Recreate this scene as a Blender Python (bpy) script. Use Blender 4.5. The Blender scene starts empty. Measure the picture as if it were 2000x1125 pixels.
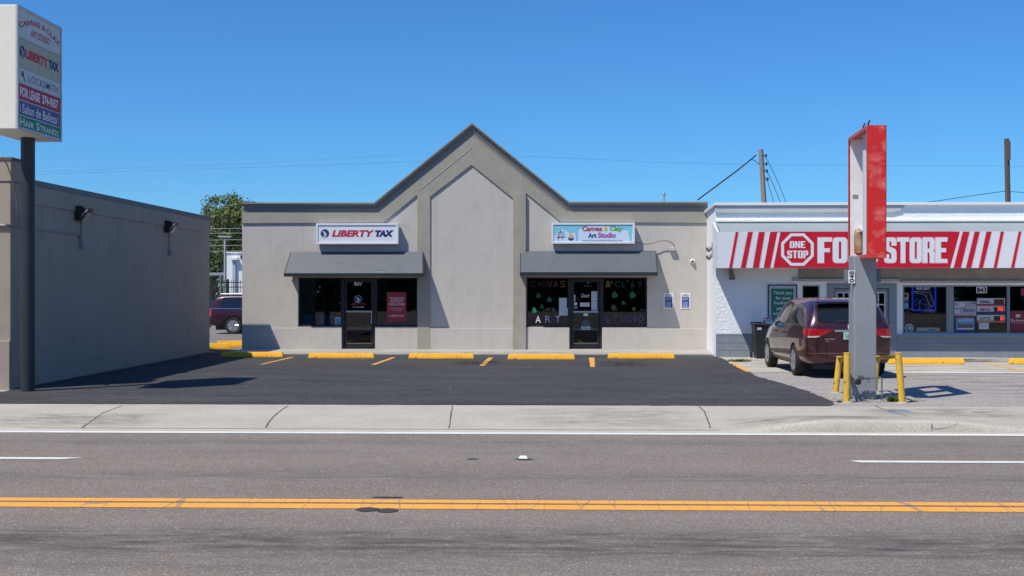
import bpy, bmesh, math, random
from mathutils import Vector, Matrix
from mathutils.geometry import tessellate_polygon
from mathutils.bvhtree import BVHTree
random.seed(7)
R = math.radians
SC = bpy.context.scene
COL = SC.collection

# ------------------------------------------------------------------ camera, sky, sun
FOC, TH, H = 2450.0, math.atan(75 / 2450.0), 1.96       # focal length in photo pixels, yaw, eye height (m)
cam = bpy.data.objects.new('camera', bpy.data.cameras.new('camera')); COL.objects.link(cam)
cam.location = (0, 0, H); cam.rotation_euler = (R(90), 0, TH)
cam.data.sensor_width = 36; cam.data.lens = FOC / 2000 * 36; cam.data.clip_end = 4000
SC.camera = cam
SUND = Vector((-.45, -.43, 1)).normalized()             # towards the sun
EL = math.asin(SUND.z); AZ = math.atan2(SUND.x, SUND.y)
W = bpy.data.worlds.new('World'); SC.world = W; W.use_nodes = True
nt = W.node_tree
sky = nt.nodes.new('ShaderNodeTexSky'); sky.sky_type = 'NISHITA'; sky.sun_disc = False
sky.sun_elevation = EL; sky.sun_rotation = AZ; sky.altitude = 0
sky.air_density = 1.0; sky.dust_density = 0.0; sky.ozone_density = 8.0
bg = nt.nodes['Background']; bg.inputs[1].default_value = 0.104
tint = nt.nodes.new('ShaderNodeMix'); tint.data_type = 'RGBA'; tint.blend_type = 'MULTIPLY'; tint.inputs[0].default_value = 1
tint.inputs[7].default_value = (.44, .85, 1.18, 1)       # the deep blue of this day's air
nt.links.new(sky.outputs[0], tint.inputs[6]); nt.links.new(tint.outputs[2], bg.inputs[0])
sl = bpy.data.lights.new('sun', 'SUN'); sl.energy = 4.8; sl.angle = R(.5); sl.color = (1, .94, .81)
so = bpy.data.objects.new('sun', sl); COL.objects.link(so)
so.rotation_euler = SUND.to_track_quat('Z', 'Y').to_euler()
SC.view_settings.view_transform = 'Standard'; SC.view_settings.look = 'None'
SC.view_settings.exposure = 0.07; SC.view_settings.gamma = 1

# ------------------------------------------------------------------ where a photo point lies on a real plane of the place
def ray(u, v):
    a, b = (u - 1000) / FOC, (562.5 - v) / FOC
    return Vector((a * math.cos(TH) - math.sin(TH), a * math.sin(TH) + math.cos(TH), b))
def atY(u, v, Y):
    d = ray(u, v); return Vector((0, 0, H)) + d * (Y / d.y)
def atX(u, v, X):
    d = ray(u, v); return Vector((0, 0, H)) + d * (X / d.x)
def G(u, v, z=0.0):
    d = ray(u, v); return Vector((0, 0, H)) + d * ((z - H) / d.z)

# ------------------------------------------------------------------ materials
MC = {}
def mat(name, c, c2=None, ns=2.0, rough=.8, bump=0, bs=40, metal=0, spec=.5, coat=0, st=(1, 1, 1), fine=0, fs=120, speck=None, emit=0, det=6):
    if name in MC: return MC[name]
    m = bpy.data.materials.new(name); m.use_nodes = True; MC[name] = m
    n, l = m.node_tree.nodes, m.node_tree.links
    p = n['Principled BSDF']
    p.inputs['Base Color'].default_value = (*c, 1); p.inputs['Roughness'].default_value = rough
    p.inputs['Metallic'].default_value = metal; p.inputs['Specular IOR Level'].default_value = spec
    p.inputs['Coat Weight'].default_value = coat; p.inputs['Coat Roughness'].default_value = .03
    tc = n.new('ShaderNodeTexCoord'); mp = n.new('ShaderNodeMapping'); mp.inputs['Scale'].default_value = st
    l.new(tc.outputs['Object'], mp.inputs[0])
    out = None
    if c2:
        a = n.new('ShaderNodeTexNoise'); a.inputs['Scale'].default_value = ns; a.inputs['Detail'].default_value = det; a.inputs['Roughness'].default_value = .6
        l.new(mp.outputs[0], a.inputs['Vector'])
        cr = n.new('ShaderNodeValToRGB'); cr.color_ramp.elements[0].position = .32; cr.color_ramp.elements[1].position = .68
        cr.color_ramp.elements[0].color = (*c, 1); cr.color_ramp.elements[1].color = (*c2, 1)
        l.new(a.outputs[0], cr.inputs[0]); out = cr.outputs[0]
    if fine:
        b = n.new('ShaderNodeTexNoise'); b.inputs['Scale'].default_value = fs; b.inputs['Detail'].default_value = 3
        l.new(tc.outputs['Object'], b.inputs['Vector'])
        mr = n.new('ShaderNodeMapRange'); mr.inputs['From Min'].default_value = .3; mr.inputs['From Max'].default_value = .7
        mr.inputs['To Min'].default_value = 1 - fine; mr.inputs['To Max'].default_value = 1 + fine
        l.new(b.outputs[0], mr.inputs[0])
        mx = n.new('ShaderNodeMix'); mx.data_type = 'RGBA'; mx.blend_type = 'MULTIPLY'; mx.inputs[0].default_value = 1
        if out: l.new(out, mx.inputs[6])
        else: mx.inputs[6].default_value = (*c, 1)
        l.new(mr.outputs[0], mx.inputs[7]); out = mx.outputs[2]
    if speck:
        sc_, thr, col = speck
        vv = n.new('ShaderNodeTexVoronoi'); vv.inputs['Scale'].default_value = sc_
        l.new(tc.outputs['Object'], vv.inputs['Vector'])
        bw = n.new('ShaderNodeSeparateColor'); l.new(vv.outputs['Color'], bw.inputs[0])
        gt = n.new('ShaderNodeMath'); gt.operation = 'GREATER_THAN'; gt.inputs[1].default_value = thr; l.new(bw.outputs[0], gt.inputs[0])
        mx = n.new('ShaderNodeMix'); mx.data_type = 'RGBA'; l.new(gt.outputs[0], mx.inputs[0])
        if out: l.new(out, mx.inputs[6])
        else: mx.inputs[6].default_value = (*c, 1)
        mx.inputs[7].default_value = (*col, 1); out = mx.outputs[2]
    if out: l.new(out, p.inputs['Base Color'])
    if bump:
        b = n.new('ShaderNodeTexNoise'); b.inputs['Scale'].default_value = bs; b.inputs['Detail'].default_value = 4
        l.new(tc.outputs['Object'], b.inputs['Vector'])
        bp = n.new('ShaderNodeBump'); bp.inputs['Strength'].default_value = bump; bp.inputs['Distance'].default_value = .02
        l.new(b.outputs[0], bp.inputs['Height']); l.new(bp.outputs[0], p.inputs['Normal'])
    if emit:
        p.inputs['Emission Color'].default_value = (*c, 1); p.inputs['Emission Strength'].default_value = emit
    return m
def flat(name, c, rough=.6, spec=.4): return mat(name, c, tuple(min(1, x * .86) for x in c), ns=9, rough=rough, spec=spec)

def road_mat():
    m = mat('road_asphalt', (.174, .142, .119), (.212, .176, .150), ns=.9, rough=.9, bump=.5, bs=160, fine=.26, fs=85, st=(.35, 1.6, 1), speck=(95, .88, (.36, .325, .305)))
    n, l = m.node_tree.nodes, m.node_tree.links
    p = n['Principled BSDF']; src = p.inputs['Base Color'].links[0].from_socket
    tc = n.new('ShaderNodeTexCoord'); sx = n.new('ShaderNodeSeparateXYZ'); l.new(tc.outputs['Object'], sx.inputs[0])
    ma = n.new('ShaderNodeMapping'); ma.inputs['Scale'].default_value = (1.0, 5.0, 1); l.new(tc.outputs['Object'], ma.inputs[0])
    na = n.new('ShaderNodeTexNoise'); na.inputs['Scale'].default_value = 1.3; na.inputs['Detail'].default_value = 9; na.inputs['Roughness'].default_value = .72
    l.new(ma.outputs[0], na.inputs['Vector'])
    acc = None
    for yc, w, k in ((9.62, .55, 1.15), (13.05, .34, .75), (15.9, .28, .65), (14.9, .2, .3), (8.75, .2, .35), (7.2, .4, .9)):   # worn wheel tracks and oil bands
        s = n.new('ShaderNodeMath'); s.operation = 'SUBTRACT'; l.new(sx.outputs[1], s.inputs[0]); s.inputs[1].default_value = yc
        d = n.new('ShaderNodeMath'); d.operation = 'DIVIDE'; l.new(s.outputs[0], d.inputs[0]); d.inputs[1].default_value = w
        q = n.new('ShaderNodeMath'); q.operation = 'POWER'; l.new(d.outputs[0], q.inputs[0]); q.inputs[1].default_value = 2
        e = n.new('ShaderNodeMath'); e.operation = 'MULTIPLY'; l.new(q.outputs[0], e.inputs[0]); e.inputs[1].default_value = -1
        x = n.new('ShaderNodeMath'); x.operation = 'EXPONENT'; l.new(e.outputs[0], x.inputs[0])
        y = n.new('ShaderNodeMath'); y.operation = 'MULTIPLY'; l.new(x.outputs[0], y.inputs[0]); y.inputs[1].default_value = k
        if acc:
            a = n.new('ShaderNodeMath'); a.operation = 'ADD'; l.new(acc, a.inputs[0]); l.new(y.outputs[0], a.inputs[1]); acc = a.outputs[0]
        else: acc = y.outputs[0]
    mr = n.new('ShaderNodeMapRange'); l.new(na.outputs[0], mr.inputs[0]); mr.inputs['From Min'].default_value = .40; mr.inputs['From Max'].default_value = .62
    f = n.new('ShaderNodeMath'); f.operation = 'MULTIPLY'; f.use_clamp = True; l.new(acc, f.inputs[0]); l.new(mr.outputs[0], f.inputs[1])
    g = n.new('ShaderNodeMath'); g.operation = 'MULTIPLY'; l.new(f.outputs[0], g.inputs[0]); g.inputs[1].default_value = .72
    mx = n.new('ShaderNodeMix'); mx.data_type = 'RGBA'; l.new(g.outputs[0], mx.inputs[0]); l.new(src, mx.inputs[6]); mx.inputs[7].default_value = (.055, .052, .055, 1)
    l.new(mx.outputs[2], p.inputs['Base Color'])
    return m
def cracked(name, c, dark, sc=1.0, st=(1, 1, 1), w=.03):
    m = mat(name, c, tuple(x * .88 for x in c), ns=6, rough=.75, fine=.10, fs=80)
    n, l = m.node_tree.nodes, m.node_tree.links
    p = n['Principled BSDF']; src = p.inputs['Base Color'].links[0].from_socket
    tc = n.new('ShaderNodeTexCoord'); ma = n.new('ShaderNodeMapping'); ma.inputs['Scale'].default_value = st; l.new(tc.outputs['Object'], ma.inputs[0])
    v = n.new('ShaderNodeTexVoronoi'); v.feature = 'DISTANCE_TO_EDGE'; v.inputs['Scale'].default_value = sc; l.new(ma.outputs[0], v.inputs['Vector'])
    lt = n.new('ShaderNodeMath'); lt.operation = 'LESS_THAN'; lt.inputs[1].default_value = w; l.new(v.outputs['Distance'], lt.inputs[0])
    mx = n.new('ShaderNodeMix'); mx.data_type = 'RGBA'; l.new(lt.outputs[0], mx.inputs[0]); l.new(src, mx.inputs[6]); mx.inputs[7].default_value = (*dark, 1)
    l.new(mx.outputs[2], p.inputs['Base Color'])
    return m
def weather(name, c, c2):
    '''stucco with fine grain, soft blotches, rain streaks and a little splash dirt near the foot of the wall'''
    m = mat(name, c, c2, ns=.9, rough=.93, bump=.5, bs=55, fine=.07, fs=30, det=8)
    n, l = m.node_tree.nodes, m.node_tree.links; p = n['Principled BSDF']; src = p.inputs['Base Color'].links[0].from_socket
    tc = n.new('ShaderNodeTexCoord'); ma = n.new('ShaderNodeMapping'); ma.inputs['Scale'].default_value = (5, 5, .35); l.new(tc.outputs['Object'], ma.inputs[0])
    a = n.new('ShaderNodeTexNoise'); a.inputs['Scale'].default_value = 1; a.inputs['Detail'].default_value = 6; l.new(ma.outputs[0], a.inputs['Vector'])
    r = n.new('ShaderNodeMapRange'); r.inputs['From Min'].default_value = .52; r.inputs['From Max'].default_value = .78; r.inputs['To Max'].default_value = .30; l.new(a.outputs[0], r.inputs[0])
    ma2 = n.new('ShaderNodeMapping'); ma2.inputs['Scale'].default_value = (1.5, 1.5, 1.2); l.new(tc.outputs['Object'], ma2.inputs[0])
    b = n.new('ShaderNodeTexNoise'); b.inputs['Scale'].default_value = 1.6; b.inputs['Detail'].default_value = 7; l.new(ma2.outputs[0], b.inputs['Vector'])
    r2 = n.new('ShaderNodeMapRange'); r2.inputs['From Min'].default_value = .50; r2.inputs['From Max'].default_value = .66; r2.inputs['To Max'].default_value = .22; l.new(b.outputs[0], r2.inputs[0])
    sm = n.new('ShaderNodeMath'); sm.operation = 'MAXIMUM'; l.new(r.outputs[0], sm.inputs[0]); l.new(r2.outputs[0], sm.inputs[1])
    mx = n.new('ShaderNodeMix'); mx.data_type = 'RGBA'; l.new(sm.outputs[0], mx.inputs[0]); l.new(src, mx.inputs[6]); mx.inputs[7].default_value = (c[0] * .68, c[1] * .66, c[2] * .64, 1)
    l.new(mx.outputs[2], p.inputs['Base Color']); return m
def glass_mat(name, tint, base=.03, rough=0.0):
    m = bpy.data.materials.new(name); m.use_nodes = True; MC[name] = m
    n, l = m.node_tree.nodes, m.node_tree.links; n.remove(n['Principled BSDF'])
    t = n.new('ShaderNodeBsdfTransparent'); t.inputs[0].default_value = (*tint, 1)
    g = n.new('ShaderNodeBsdfGlossy'); g.inputs['Roughness'].default_value = rough
    f = n.new('ShaderNodeFresnel'); f.inputs[0].default_value = 1.45
    a = n.new('ShaderNodeMath'); a.operation = 'ADD'; a.inputs[1].default_value = base; l.new(f.outputs[0], a.inputs[0])
    mx = n.new('ShaderNodeMixShader'); l.new(a.outputs[0], mx.inputs[0]); l.new(t.outputs[0], mx.inputs[1]); l.new(g.outputs[0], mx.inputs[2])
    l.new(mx.outputs[0], n['Material Output'].inputs[0])
    return m

# ------------------------------------------------------------------ frames and mesh builder
class Fr:
    """a working plane: x along ux, y along uy, h out of the plane along n"""
    def __init__(s, o, ux=(1, 0, 0), uy=(0, 0, 1), n=(0, -1, 0)): s.o, s.ux, s.uy, s.n = Vector(o), Vector(ux), Vector(uy), Vector(n)
    def p(s, x, y, h=0): return s.o + s.ux * x + s.uy * y + s.n * h
    def px(s, u, v, h=0):
        P = atY(u, v, s.o.y - h); return (P.x, P.z)
    def rect(s, u0, v0, u1, v1, h=0):       # photo rectangle -> x0,x1,z0,z1 on this plane
        um = (u0 + u1) / 2; a = s.px(um, v0, h); b = s.px(um, v1, h)
        return s.px(u0, v0, h)[0], s.px(u1, v0, h)[0], b[1], a[1]
class MB:
    def __init__(s): s.v, s.f, s.mi = [], [], 0; s.fm = []
    def add(s, vs, fs):
        k = len(s.v); s.v += [Vector(v) for v in vs]
        for f in fs: s.f.append([i + k for i in f]); s.fm.append(s.mi)
        return s
    def box(s, x0, x1, y0, y1, z0, z1):
        vs = [(x, y, z) for z in (z0, z1) for y in (y0, y1) for x in (x0, x1)]
        return s.add(vs, [(0, 2, 3, 1), (4, 5, 7, 6), (0, 1, 5, 4), (2, 6, 7, 3), (0, 4, 6, 2), (1, 3, 7, 5)])
    def fbox(s, fr, x0, x1, z0, z1, h0, h1):
        vs = [fr.p(x, z, h) for z in (z0, z1) for h in (h0, h1) for x in (x0, x1)]
        return s.add(vs, [(0, 2, 3, 1), (4, 5, 7, 6), (0, 1, 5, 4), (2, 6, 7, 3), (0, 4, 6, 2), (1, 3, 7, 5)])
    def ext(s, fr, outer, holes=(), h0=0, h1=.1):
        loops = [list(outer)] + [list(h) for h in holes]
        tri = tessellate_polygon([[Vector((x, y, 0)) for x, y in lp] for lp in loops])
        pts = [p for lp in loops for p in lp]; n = len(pts)
        vs = [fr.p(x, y, h1) for x, y in pts] + [fr.p(x, y, h0) for x, y in pts]
        fs = []
        for t in tri:
            a, b, c = (Vector(pts[i]) for i in t)
            if (b - a).cross(c - a) < 0: t = (t[0], t[2], t[1])
            fs.append(tuple(t)); fs.append((t[2] + n, t[1] + n, t[0] + n))
        k = 0
        for lp in loops:
            m = len(lp)
            for i in range(m): fs.append((k + i, k + (i + 1) % m, k + (i + 1) % m + n, k + i + n))
            k += m
        return s.add(vs, fs)
    def sheet(s, fr, outer, holes=(), h=0):
        loops = [list(outer)] + [list(x) for x in holes]
        pts = [p for lp in loops for p in lp]; fs = []
        for t in tessellate_polygon([[Vector((x, y, 0)) for x, y in lp] for lp in loops]):
            a, b, c = (Vector(pts[i]) for i in t)
            fs.append((t[0], t[2], t[1]) if (b - a).cross(c - a) < 0 else tuple(t))
        return s.add([fr.p(x, y, h) for x, y in pts], fs)
    def tube(s, pts, r, n=8, r1=None, cap=True):
        pts = [Vector(p) for p in pts]; m = len(pts); rings = []; up = Vector((0, 0, 1))
        for i, p in enumerate(pts):
            d = (pts[min(i + 1, m - 1)] - pts[max(i - 1, 0)]).normalized()
            a = d.cross(up if abs(d.z) < .95 else Vector((1, 0, 0))).normalized(); b = d.cross(a)
            rr = r if r1 is None else r + (r1 - r) * i / (m - 1)
            rings.append([p + (a * math.cos(t) + b * math.sin(t)) * rr for t in (2 * math.pi * k / n for k in range(n))])
        vs = [v for q in rings for v in q]; fs = []
        for i in range(m - 1):
            for k in range(n): fs.append((i * n + k, i * n + (k + 1) % n, (i + 1) * n + (k + 1) % n, (i + 1) * n + k))
        if cap: fs += [tuple(range(n))[::-1], tuple(range((m - 1) * n, m * n))]
        return s.add(vs, fs)
    def lathe(s, o, ax, prof, n=28):      # prof: (radius, along axis)
        o, ax = Vector(o), Vector(ax).normalized()
        a = ax.cross(Vector((0, 0, 1)) if abs(ax.z) < .9 else Vector((1, 0, 0))).normalized(); b = ax.cross(a); m = len(prof)
        vs = [o + ax * h + (a * math.cos(2 * math.pi * k / n) + b * math.sin(2 * math.pi * k / n)) * r for r, h in prof for k in range(n)]
        fs = [(i * n + k, i * n + (k + 1) % n, (i + 1) * n + (k + 1) % n, (i + 1) * n + k) for i in range(m - 1) for k in range(n)]
        fs += [tuple(range(n))[::-1], tuple(range((m - 1) * n, m * n))]
        return s.add(vs, fs)
    def build(s, name, m, parent=None, bevel=0, smooth=0, noflip=False):
        me = bpy.data.meshes.new(name)
        M = ROOTM.get(parent.name) if parent else None
        vs = [M @ v for v in s.v] if M is not None else s.v
        me.from_pydata([tuple(v) for v in vs], [], s.f)
        ms = m if isinstance(m, (list, tuple)) else [m]
        for q in ms: me.materials.append(q)
        if len(ms) > 1: me.polygons.foreach_set('material_index', s.fm)
        if not noflip:
            b = bmesh.new(); b.from_mesh(me); bmesh.ops.recalc_face_normals(b, faces=b.faces); b.to_mesh(me); b.free()
        if smooth:
            me.polygons.foreach_set('use_smooth', [True] * len(me.polygons)); me.set_sharp_from_angle(angle=R(smooth))
        me.update()
        o = bpy.data.objects.new(name, me); COL.objects.link(o)
        if parent:
            o.parent = parent; ROOTM[o.name] = M if M is not None else Matrix.Identity(4)
        if bevel:
            q = o.modifiers.new('b', 'BEVEL'); q.width = bevel; q.segments = 2; q.limit_method = 'ANGLE'; q.angle_limit = R(40)
        return o
ROOTM = {}
def thing(name, label, cat, loc=(0, 0, 0), rz=0, group=None):
    o = bpy.data.objects.new(name, None); COL.objects.link(o); o.location = loc; o.rotation_euler = (0, 0, rz); o.empty_display_size = .2
    o['label'] = label; o['category'] = cat
    if group: o['group'] = group
    ROOTM[o.name] = (Matrix.Translation(loc) @ Matrix.Rotation(rz, 4, 'Z')).inverted()
    return o
def tag(o, label, cat, group=None):
    o['label'] = label; o['category'] = cat
    if group: o['group'] = group
    return o
def struct(name, mb, m, kind='structure', **k):
    o = mb.build(name, m, **k); o['kind'] = kind; return o
def copy_tree(o, parent=None):
    c = o.copy(); COL.objects.link(c)
    if parent: c.parent = parent
    for ch in list(o.children): copy_tree(ch, c)
    return c

# ------------------------------------------------------------------ lettering (built-in font, as flat mesh fitted to a box)
TC = {}
def glyphs(s, bold=0, shear=0, space=1):
    key = (s, bold, shear, space)
    if key not in TC:
        cu = bpy.data.curves.new('lettering', 'FONT'); cu.body = s; cu.size = 1; cu.offset = bold; cu.shear = shear; cu.space_character = space; cu.resolution_u = 3
        o = bpy.data.objects.new('lettering', cu); COL.objects.link(o)
        bpy.context.view_layer.update()
        me = o.evaluated_get(bpy.context.evaluated_depsgraph_get()).to_mesh()
        TC[key] = ([(v.co.x, v.co.y) for v in me.vertices], [tuple(p.vertices) for p in me.polygons])
        bpy.data.objects.remove(o); bpy.data.curves.remove(cu)
    return TC[key]
def text(mb, fr, s, x0, x1, z0, z1, h, bold=.02, shear=0, warp=None, space=1):
    vs, fs = glyphs(s, bold, shear, space)
    if not vs: return mb
    a, b = min(v[0] for v in vs), max(v[0] for v in vs); c, d = min(v[1] for v in vs), max(v[1] for v in vs)
    out = []
    for x, y in vs:
        tx, ty = (x - a) / (b - a), (y - c) / (d - c)
        X, Y = x0 + tx * (x1 - x0), z0 + ty * (z1 - z0)
        if warp: X, Y = warp(X, Y)
        out.append(fr.p(X, Y, h))
    return mb.add(out, fs)
def letters(parent, fr, s, rect, h, m, name='lettering', **k):
    x0, x1, z0, z1 = rect; mb = MB(); text(mb, fr, s, x0, x1, z0, z1, h, **k); return mb.build(name, m, parent, noflip=True)
def scrib(mb, fr, x0, x1, z0, z1, rows, h, seed=1, fill=.55):      # rows of small print
    rnd = random.Random(seed); dz = (z1 - z0) / rows
    for i in range(rows):
        x = x0 + rnd.random() * .05 * (x1 - x0); zc = z1 - (i + .5) * dz; e = x1 - rnd.random() * .2 * (x1 - x0)
        while x < e:
            w = (x1 - x0) * (.06 + rnd.random() * .12); w = min(w, e - x)
            mb.sheet(fr, [(x, zc - dz * fill / 2), (x + w, zc - dz * fill / 2), (x + w, zc + dz * fill / 2), (x, zc + dz * fill / 2)], h=h); x += w + (x1 - x0) * .03
    return mb
def sq(x0, x1, z0, z1): return [(x0, z0), (x1, z0), (x1, z1), (x0, z1)]
def disk(cx, cz, r, n=28, rz=None): return [(cx + r * math.cos(2 * math.pi * i / n), cz + (rz or r) * math.sin(2 * math.pi * i / n)) for i in range(n)]
GR = Fr((0, 0, 0), (1, 0, 0), (0, 1, 0), (0, 0, 1))      # the ground: x, y, height

# ------------------------------------------------------------------ colours
M_WALL = weather('stucco_greige', (.510, .474, .436), (.535, .50, .462))
M_TRIM = weather('stucco_olive', (.335, .31, .258), (.37, .345, .292))
M_CORN = mat('cornice_olive_shaded', (.24, .22, .195), (.27, .245, .22), ns=1.5, rough=.85, bump=.15, bs=50)  # the trim's olive darkened, shade under the lip put into the colour
M_SIDE = weather('stucco_gray', (.355, .295, .242), (.385, .325, .268))
M_AWN = mat('awning_metal', (.088, .102, .118), (.10, .115, .132), ns=1.2, rough=.45, spec=.5, fine=.05, fs=9)
M_AWNE = mat('awning_edge', (.016, .019, .026), (.022, .026, .034), ns=3, rough=.5)
M_BRZ = mat('bronze_frame', (.014, .014, .018), (.02, .02, .024), ns=8, rough=.4)
M_ALU = mat('aluminium', (.42, .43, .44), (.5, .5, .5), ns=20, rough=.4, metal=.7)
M_WHITE = mat('white_paint', (.80, .80, .80), (.74, .75, .76), ns=4, rough=.5)
M_STUC = mat('white_stucco', (.86, .87, .87), (.80, .82, .83), ns=2.2, rough=.9, bump=1.0, bs=14, fine=.05, fs=16)
M_GREY = mat('grey_blue_paint', (.21, .245, .285), (.24, .275, .315), ns=1.5, rough=.7, fine=.04, fs=12)
M_SOFF = mat('dirty_soffit', (.38, .35, .33), (.30, .26, .235), ns=3, rough=.95, bump=.6, bs=20)
M_LOT = mat('fresh_asphalt', (.038, .038, .043), (.064, .063, .068), ns=.8, rough=.82, bump=.6, bs=110, fine=.28, fs=38, st=(.45, 1.4, 1), speck=(26, .985, (.13, .125, .125)), spec=.35)
M_OLD = mat('old_asphalt', (.27, .245, .235), (.34, .315, .30), ns=1.1, rough=.95, bump=.6, bs=90, fine=.30, fs=34, st=(.5, 1.3, 1), speck=(42, .9, (.46, .44, .42)))
M_CON = mat('walk_concrete', (.385, .352, .300), (.455, .42, .365), ns=.9, rough=.93, bump=.6, bs=70, fine=.16, fs=38, speck=(60, .9, (.54, .51, .46)))
M_SLAB = mat('slab_concrete', (.33, .31, .29), (.42, .40, .375), ns=1.4, rough=.9, bump=.3, bs=50, fine=.08, fs=20)
M_YEL = cracked('yellow_road_paint', (.86, .37, .05), (.42, .24, .10), sc=3.4, st=(1, .12, 1), w=.011)
M_YSTOP = mat('yellow_stop_paint', (.92, .48, .025), (.82, .40, .025), ns=6, rough=.75, bump=.4, bs=26, fine=.10, fs=30, speck=(28, .982, (.30, .20, .12)))
M_YPOST = mat('yellow_post_paint', (.76, .48, .05), (.62, .36, .05), ns=5, rough=.5, fine=.10, fs=22, speck=(22, .97, (.22, .12, .06)), bump=.2, bs=20)
M_WPAINT = mat('white_road_paint', (.72, .72, .70), (.60, .60, .58), ns=5, rough=.8, fine=.12, fs=60)
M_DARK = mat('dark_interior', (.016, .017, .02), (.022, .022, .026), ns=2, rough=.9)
M_GLASS = glass_mat('shop_glass', (.66, .70, .74), .015)
M_BLACK = mat('black_plastic', (.012, .012, .013), (.018, .018, .019), ns=6, rough=.45)
M_CRACK = mat('joint_dirt', (.06, .05, .042), (.10, .085, .07), ns=7, rough=1)
M_RED = flat('sign_red', (.56, .003, .024)); M_NAVY = flat('navy', (.02, .035, .16)); M_LRED = flat('logo_red', (.50, .02, .055))
M_SIGNW = mat('sign_white', (.74, .76, .80), (.70, .72, .77), ns=3, rough=.35)
M_FRAMEW = mat('sign_frame_white', (.66, .70, .75), (.72, .75, .79), ns=5, rough=.4)
M_PAPER = flat('paper', (.60, .66, .70)); M_INK = flat('ink', (.03, .03, .04))

# ================================================================== GROUND
mb = MB(); mb.box(-400, 400, -500, 900, -.3, -.02); struct('ground', mb, mat('dry_ground', (.20, .19, .16), (.27, .25, .21), ns=.2, rough=1))
YR = 17.02      # edge of the roadway (gutter)
mb = MB()
for i in range(60): mb.add([(-60 + 2 * i, -8, -.008), (-58 + 2 * i, -8, -.008), (-58 + 2 * i, YR, -.008), (-60 + 2 * i, YR, -.008)], [(0, 1, 2, 3)])
struct('road', mb, road_mat(), noflip=True)
def strip(x0, x1, y0, y1, z, n=1): return [(x0, y0, z), (x1, y0, z), (x1, y1, z), (x0, y1, z)]
mb = MB()
for y0, y1 in ((11.13, 11.36), (11.44, 11.61)): mb.add(strip(-60, 60, y0, y1, -.004), [(0, 1, 2, 3)])
struct('centre_line_marking', mb, M_YEL, noflip=True)
mb = MB(); mb.add(strip(-60, 60, 16.85, YR + .02, -.003), [(0, 1, 2, 3)])
mb.add([(-60, 14.23, -.003), (-5.62, 14.23, -.003), (-5.40, 14.38, -.003), (-60, 14.38, -.003)], [(0, 1, 2, 3)])
mb.add([(3.49, 14.24, -.003), (60, 14.24, -.003), (60, 14.39, -.003), (3.40, 14.39, -.003)], [(0, 1, 2, 3)])
struct('lane_marking', mb, M_WPAINT, noflip=True)
# tar spots next to the centre line
mb = MB()
for u, v, w, hh in ((718, 994, 22, 3.2), (757, 996, 20, 3.6), (757, 970.5, 30, .9), (923, 895.5, 12, 1.2), (1024, 896, 17, 1.7)):
    c = G(u, v); a = (G(u + w, v) - c).length; b = (G(u, v - hh) - c).length
    rnd = random.Random(u); pts = [(c.x + a * math.cos(t) * (1 + .15 * rnd.random()), c.y + b * math.sin(t) * (1 + .3 * rnd.random())) for t in (k * .35 for k in range(18))]
    mb.sheet(GR, pts, h=-.0055 if v > 890 and v < 900 or v > 1000 else -.0015)
struct('road_tar_patch', mb, mat('tar', (.035, .035, .042), (.05, .05, .055), ns=6, rough=.8), noflip=True)
# sidewalk with gutter; a real kerb swells up in front of the store
SW0, SW1 = 17.32, 20.93
def sw_edge(x): return SW1
def rise(x):
    u0, u1, u2, u3 = G(1415, 840).x, G(1620, 836).x, G(1800, 836).x, G(2060, 845).x
    if x <= u0 or x >= u3 + 3: return 0
    if x < u1: t = (x - u0) / (u1 - u0)
    elif x < u2: t = 1
    else: t = 1 - .85 * min(1, (x - u2) / (u3 - u2))
    return .15 * t * t * (3 - 2 * t)
def lift(x):      # the same at the far left, outside most of the picture
    xl = G(60, 836).x
    return max(rise(x), 0.05 * min(1, max(0, (xl - x) / 1.2)))
nx, ny = 240, 10; mb = MB(); vs = []
for j in range(ny + 1):
    for i in range(nx + 1):
        x = -30 + 60 * i / nx; t = j / ny; y = SW0 + (SW1 - SW0) * t
        vs.append((x, y, .004 + lift(x) * (1 - min(1, t / .75)) ** 1.2))
mb.add(vs, [(j * (nx + 1) + i, j * (nx + 1) + i + 1, (j + 1) * (nx + 1) + i + 1, (j + 1) * (nx + 1) + i) for j in range(ny) for i in range(nx)])
mb.add(strip(-60, -30, SW0, SW1, .004), [(0, 1, 2, 3)]); mb.add(strip(30, 60, SW0, SW1, .004), [(0, 1, 2, 3)])
SWO = struct('sidewalk', mb, M_CON, noflip=True, smooth=40)
mb = MB(); vs = []; prof = [(YR + .03, -.006, 0), (SW0 - .14, .001, 0), (SW0 - .125, .003, .78), (SW0 - .10, .004, .97), (SW0 - .01, .004, 1.0), (SW0 + .001, .004, 1.0)]
for y, z, k in prof:
    for i in range(nx + 1):
        x = -30 + 60 * i / nx; vs.append((x, y, z + k * lift(x)))
mb.add(vs, [(j * (nx + 1) + i, j * (nx + 1) + i + 1, (j + 1) * (nx + 1) + i + 1, (j + 1) * (nx + 1) + i) for j in range(len(prof) - 1) for i in range(nx)])
struct('kerb', mb, mat('gutter_concrete', (.41, .375, .315), (.48, .445, .385), ns=1.1, rough=.93, bump=.5, bs=60, fine=.16, fs=40, speck=(75, .95, (.36, .33, .29))), noflip=True, smooth=50)
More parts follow.
